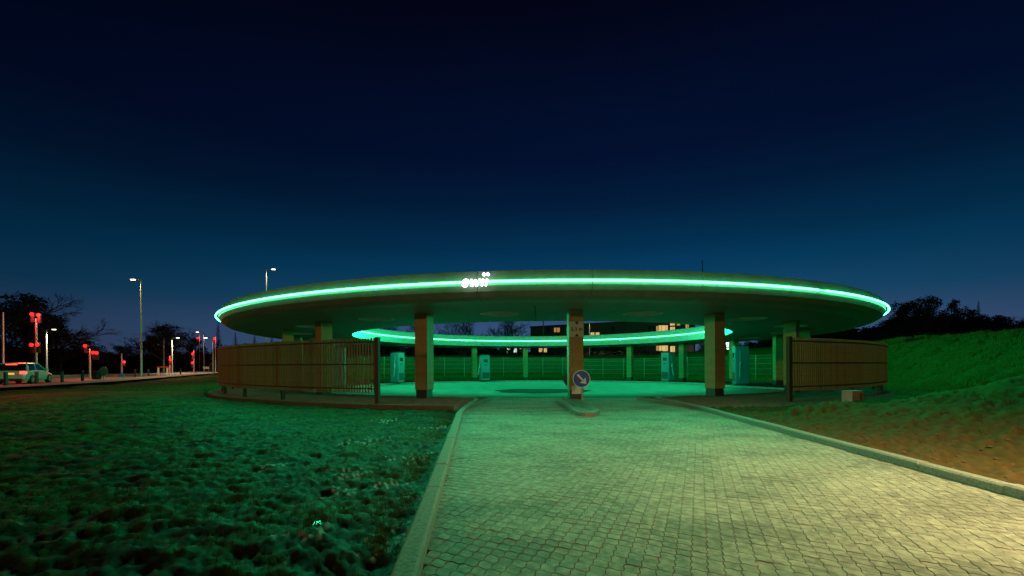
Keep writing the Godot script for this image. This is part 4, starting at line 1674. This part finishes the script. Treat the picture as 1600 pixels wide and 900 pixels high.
func conifer(called: String, label: String, seed_: int) -> Node3D:
	var r := RandomNumberGenerator.new()
	r.seed = seed_
	var t := thing(called, label, "tree")
	var st := new_st()
	tube(st, [Vector3.ZERO, Vector3(0, 0.97, 0)], [0.02, 0.003], 6)
	put("trunk", st, M.bark, t)
	st = new_st()
	for k in 900:
		var u := pow(r.randf(), 0.8)
		var y := 0.06 + 0.92 * u
		var reach := (1.0 - u) * 0.27 * r.randf_range(0.6, 1.15) + 0.012
		var a := r.randf() * TAU
		var d := Vector3(cos(a), -0.25 + 0.3 * u, sin(a))
		var side := Vector3(-sin(a), 0, cos(a)) * (0.016 + reach * 0.16)
		var p := Vector3(0, y, 0)
		tri(st, p + d * reach * 0.35 - side, p + d * reach * 0.35 + side, p + d * reach)
		tri(st, p + d * reach * 0.1, p + d * reach * 0.6 - side * 0.7, p + d * reach * 0.6 + side * 0.7)
	put("crown", st, M.needles, t)
	return t

func bushy(called: String, label: String, seed_: int) -> Node3D:
	var r := RandomNumberGenerator.new()
	r.seed = seed_
	var t := thing(called, label, "tree")
	var st := new_st()
	tube(st, [Vector3.ZERO, Vector3(0.01, 0.3, 0), Vector3(0, 0.7, 0.01)], [0.03, 0.022, 0.008], 7)
	for k in 7:
		var a: float = TAU * k / 7.0
		limb(st, Vector3(0, 0.2 + 0.05 * k, 0), Vector3(cos(a) * 0.22, 0.4 + 0.06 * k, sin(a) * 0.22), 0.012, 0.004)
	put("trunk", st, M.bark, t)
	st = new_st()
	var clumps := []
	for k in 26:
		var a := r.randf() * TAU
		var u := r.randf()
		var rr := sqrt(r.randf()) * 0.26 * (1.0 - 0.55 * u)
		clumps.append([Vector3(cos(a) * rr, 0.16 + 0.72 * u, sin(a) * rr), r.randf_range(0.06, 0.12)])
	for c in clumps:
		for k in 110:
			var d := Vector3(r.randfn(), r.randfn(), r.randfn()).normalized() * pow(r.randf(), 0.45) * float(c[1])
			var p: Vector3 = c[0] + d
			var e := Vector3(r.randfn(), r.randfn(), r.randfn()).normalized() * 0.020
			var g := Vector3(r.randfn(), r.randfn(), r.randfn()).normalized() * 0.014
			tri(st, p - e, p + e, p + g * 1.6)
	put("crown", st, M.leafage, t)
	return t

func building(label: String, px0: float, px1: float, f0: float, f1: float, py0: float, py1: float, windows: Array) -> void:
	var a := P(side_of(px0, f0), 0, f0)
	var b := P(side_of(px1, f1), 0, f1)
	var h := (height_of(px0, py0, f0) + height_of(px1, py1, f1)) * 0.5
	var along := b - a
	var len := along.length()
	var turn := atan2(-along.z, along.x)
	var t := thing("apartment_building", label, "building", a, turn)
	var st := new_st()
	box(st, Vector3(len * 0.5, h * 0.5 - 0.5, -6.0), Vector3(len, h + 1.0, 12.0))
	put("wall", st, M.brick_dark, t)
	st = new_st()
	box(st, Vector3(len * 0.5, h + 0.15, -6.0), Vector3(len + 0.5, 0.3, 12.5))
	put("roof", st, M.steel_dark, t)
	var inv := t.transform.affine_inverse()
	for w in windows:
		# where the sight line through that pixel meets the front wall
		var dir := Vector3((w[0] - 800.0) / FOCAL, (HORIZON - 0.0035 * (w[0] - 800.0) - w[1]) / FOCAL, -1.0)
		var o: Vector3 = inv * Vector3(0, EYE, 0)
		var d: Vector3 = inv.basis * dir
		var s := -o.z / d.z
		var p := o + d * s
		if p.x < 0.6 or p.x > len - 0.6 or p.y < 0.8 or p.y > h - 0.7:
			continue
		var big: bool = w[2] == 2
		var size := Vector2(1.0, 1.35) if big else Vector2(0.7, 1.2)
		st = new_st()
		box(st, Vector3(p.x, p.y, 0.03), Vector3(size.x + 0.24, size.y + 0.24, 0.06))
		var fr := put("window", st, M.black_plastic, t)
		st = new_st()
		box(st, Vector3(p.x, p.y, 0.05), Vector3(size.x, size.y, 0.04))
		put("window_pane", st, [M.window_dark, M.window_lit, M.window_bright, M.window_cool][w[2]], fr)
		st = new_st()
		box(st, Vector3(p.x + 0.1, p.y, 0.075), Vector3(0.07, size.y, 0.03))
		put("mullion", st, M.black_plastic, fr)
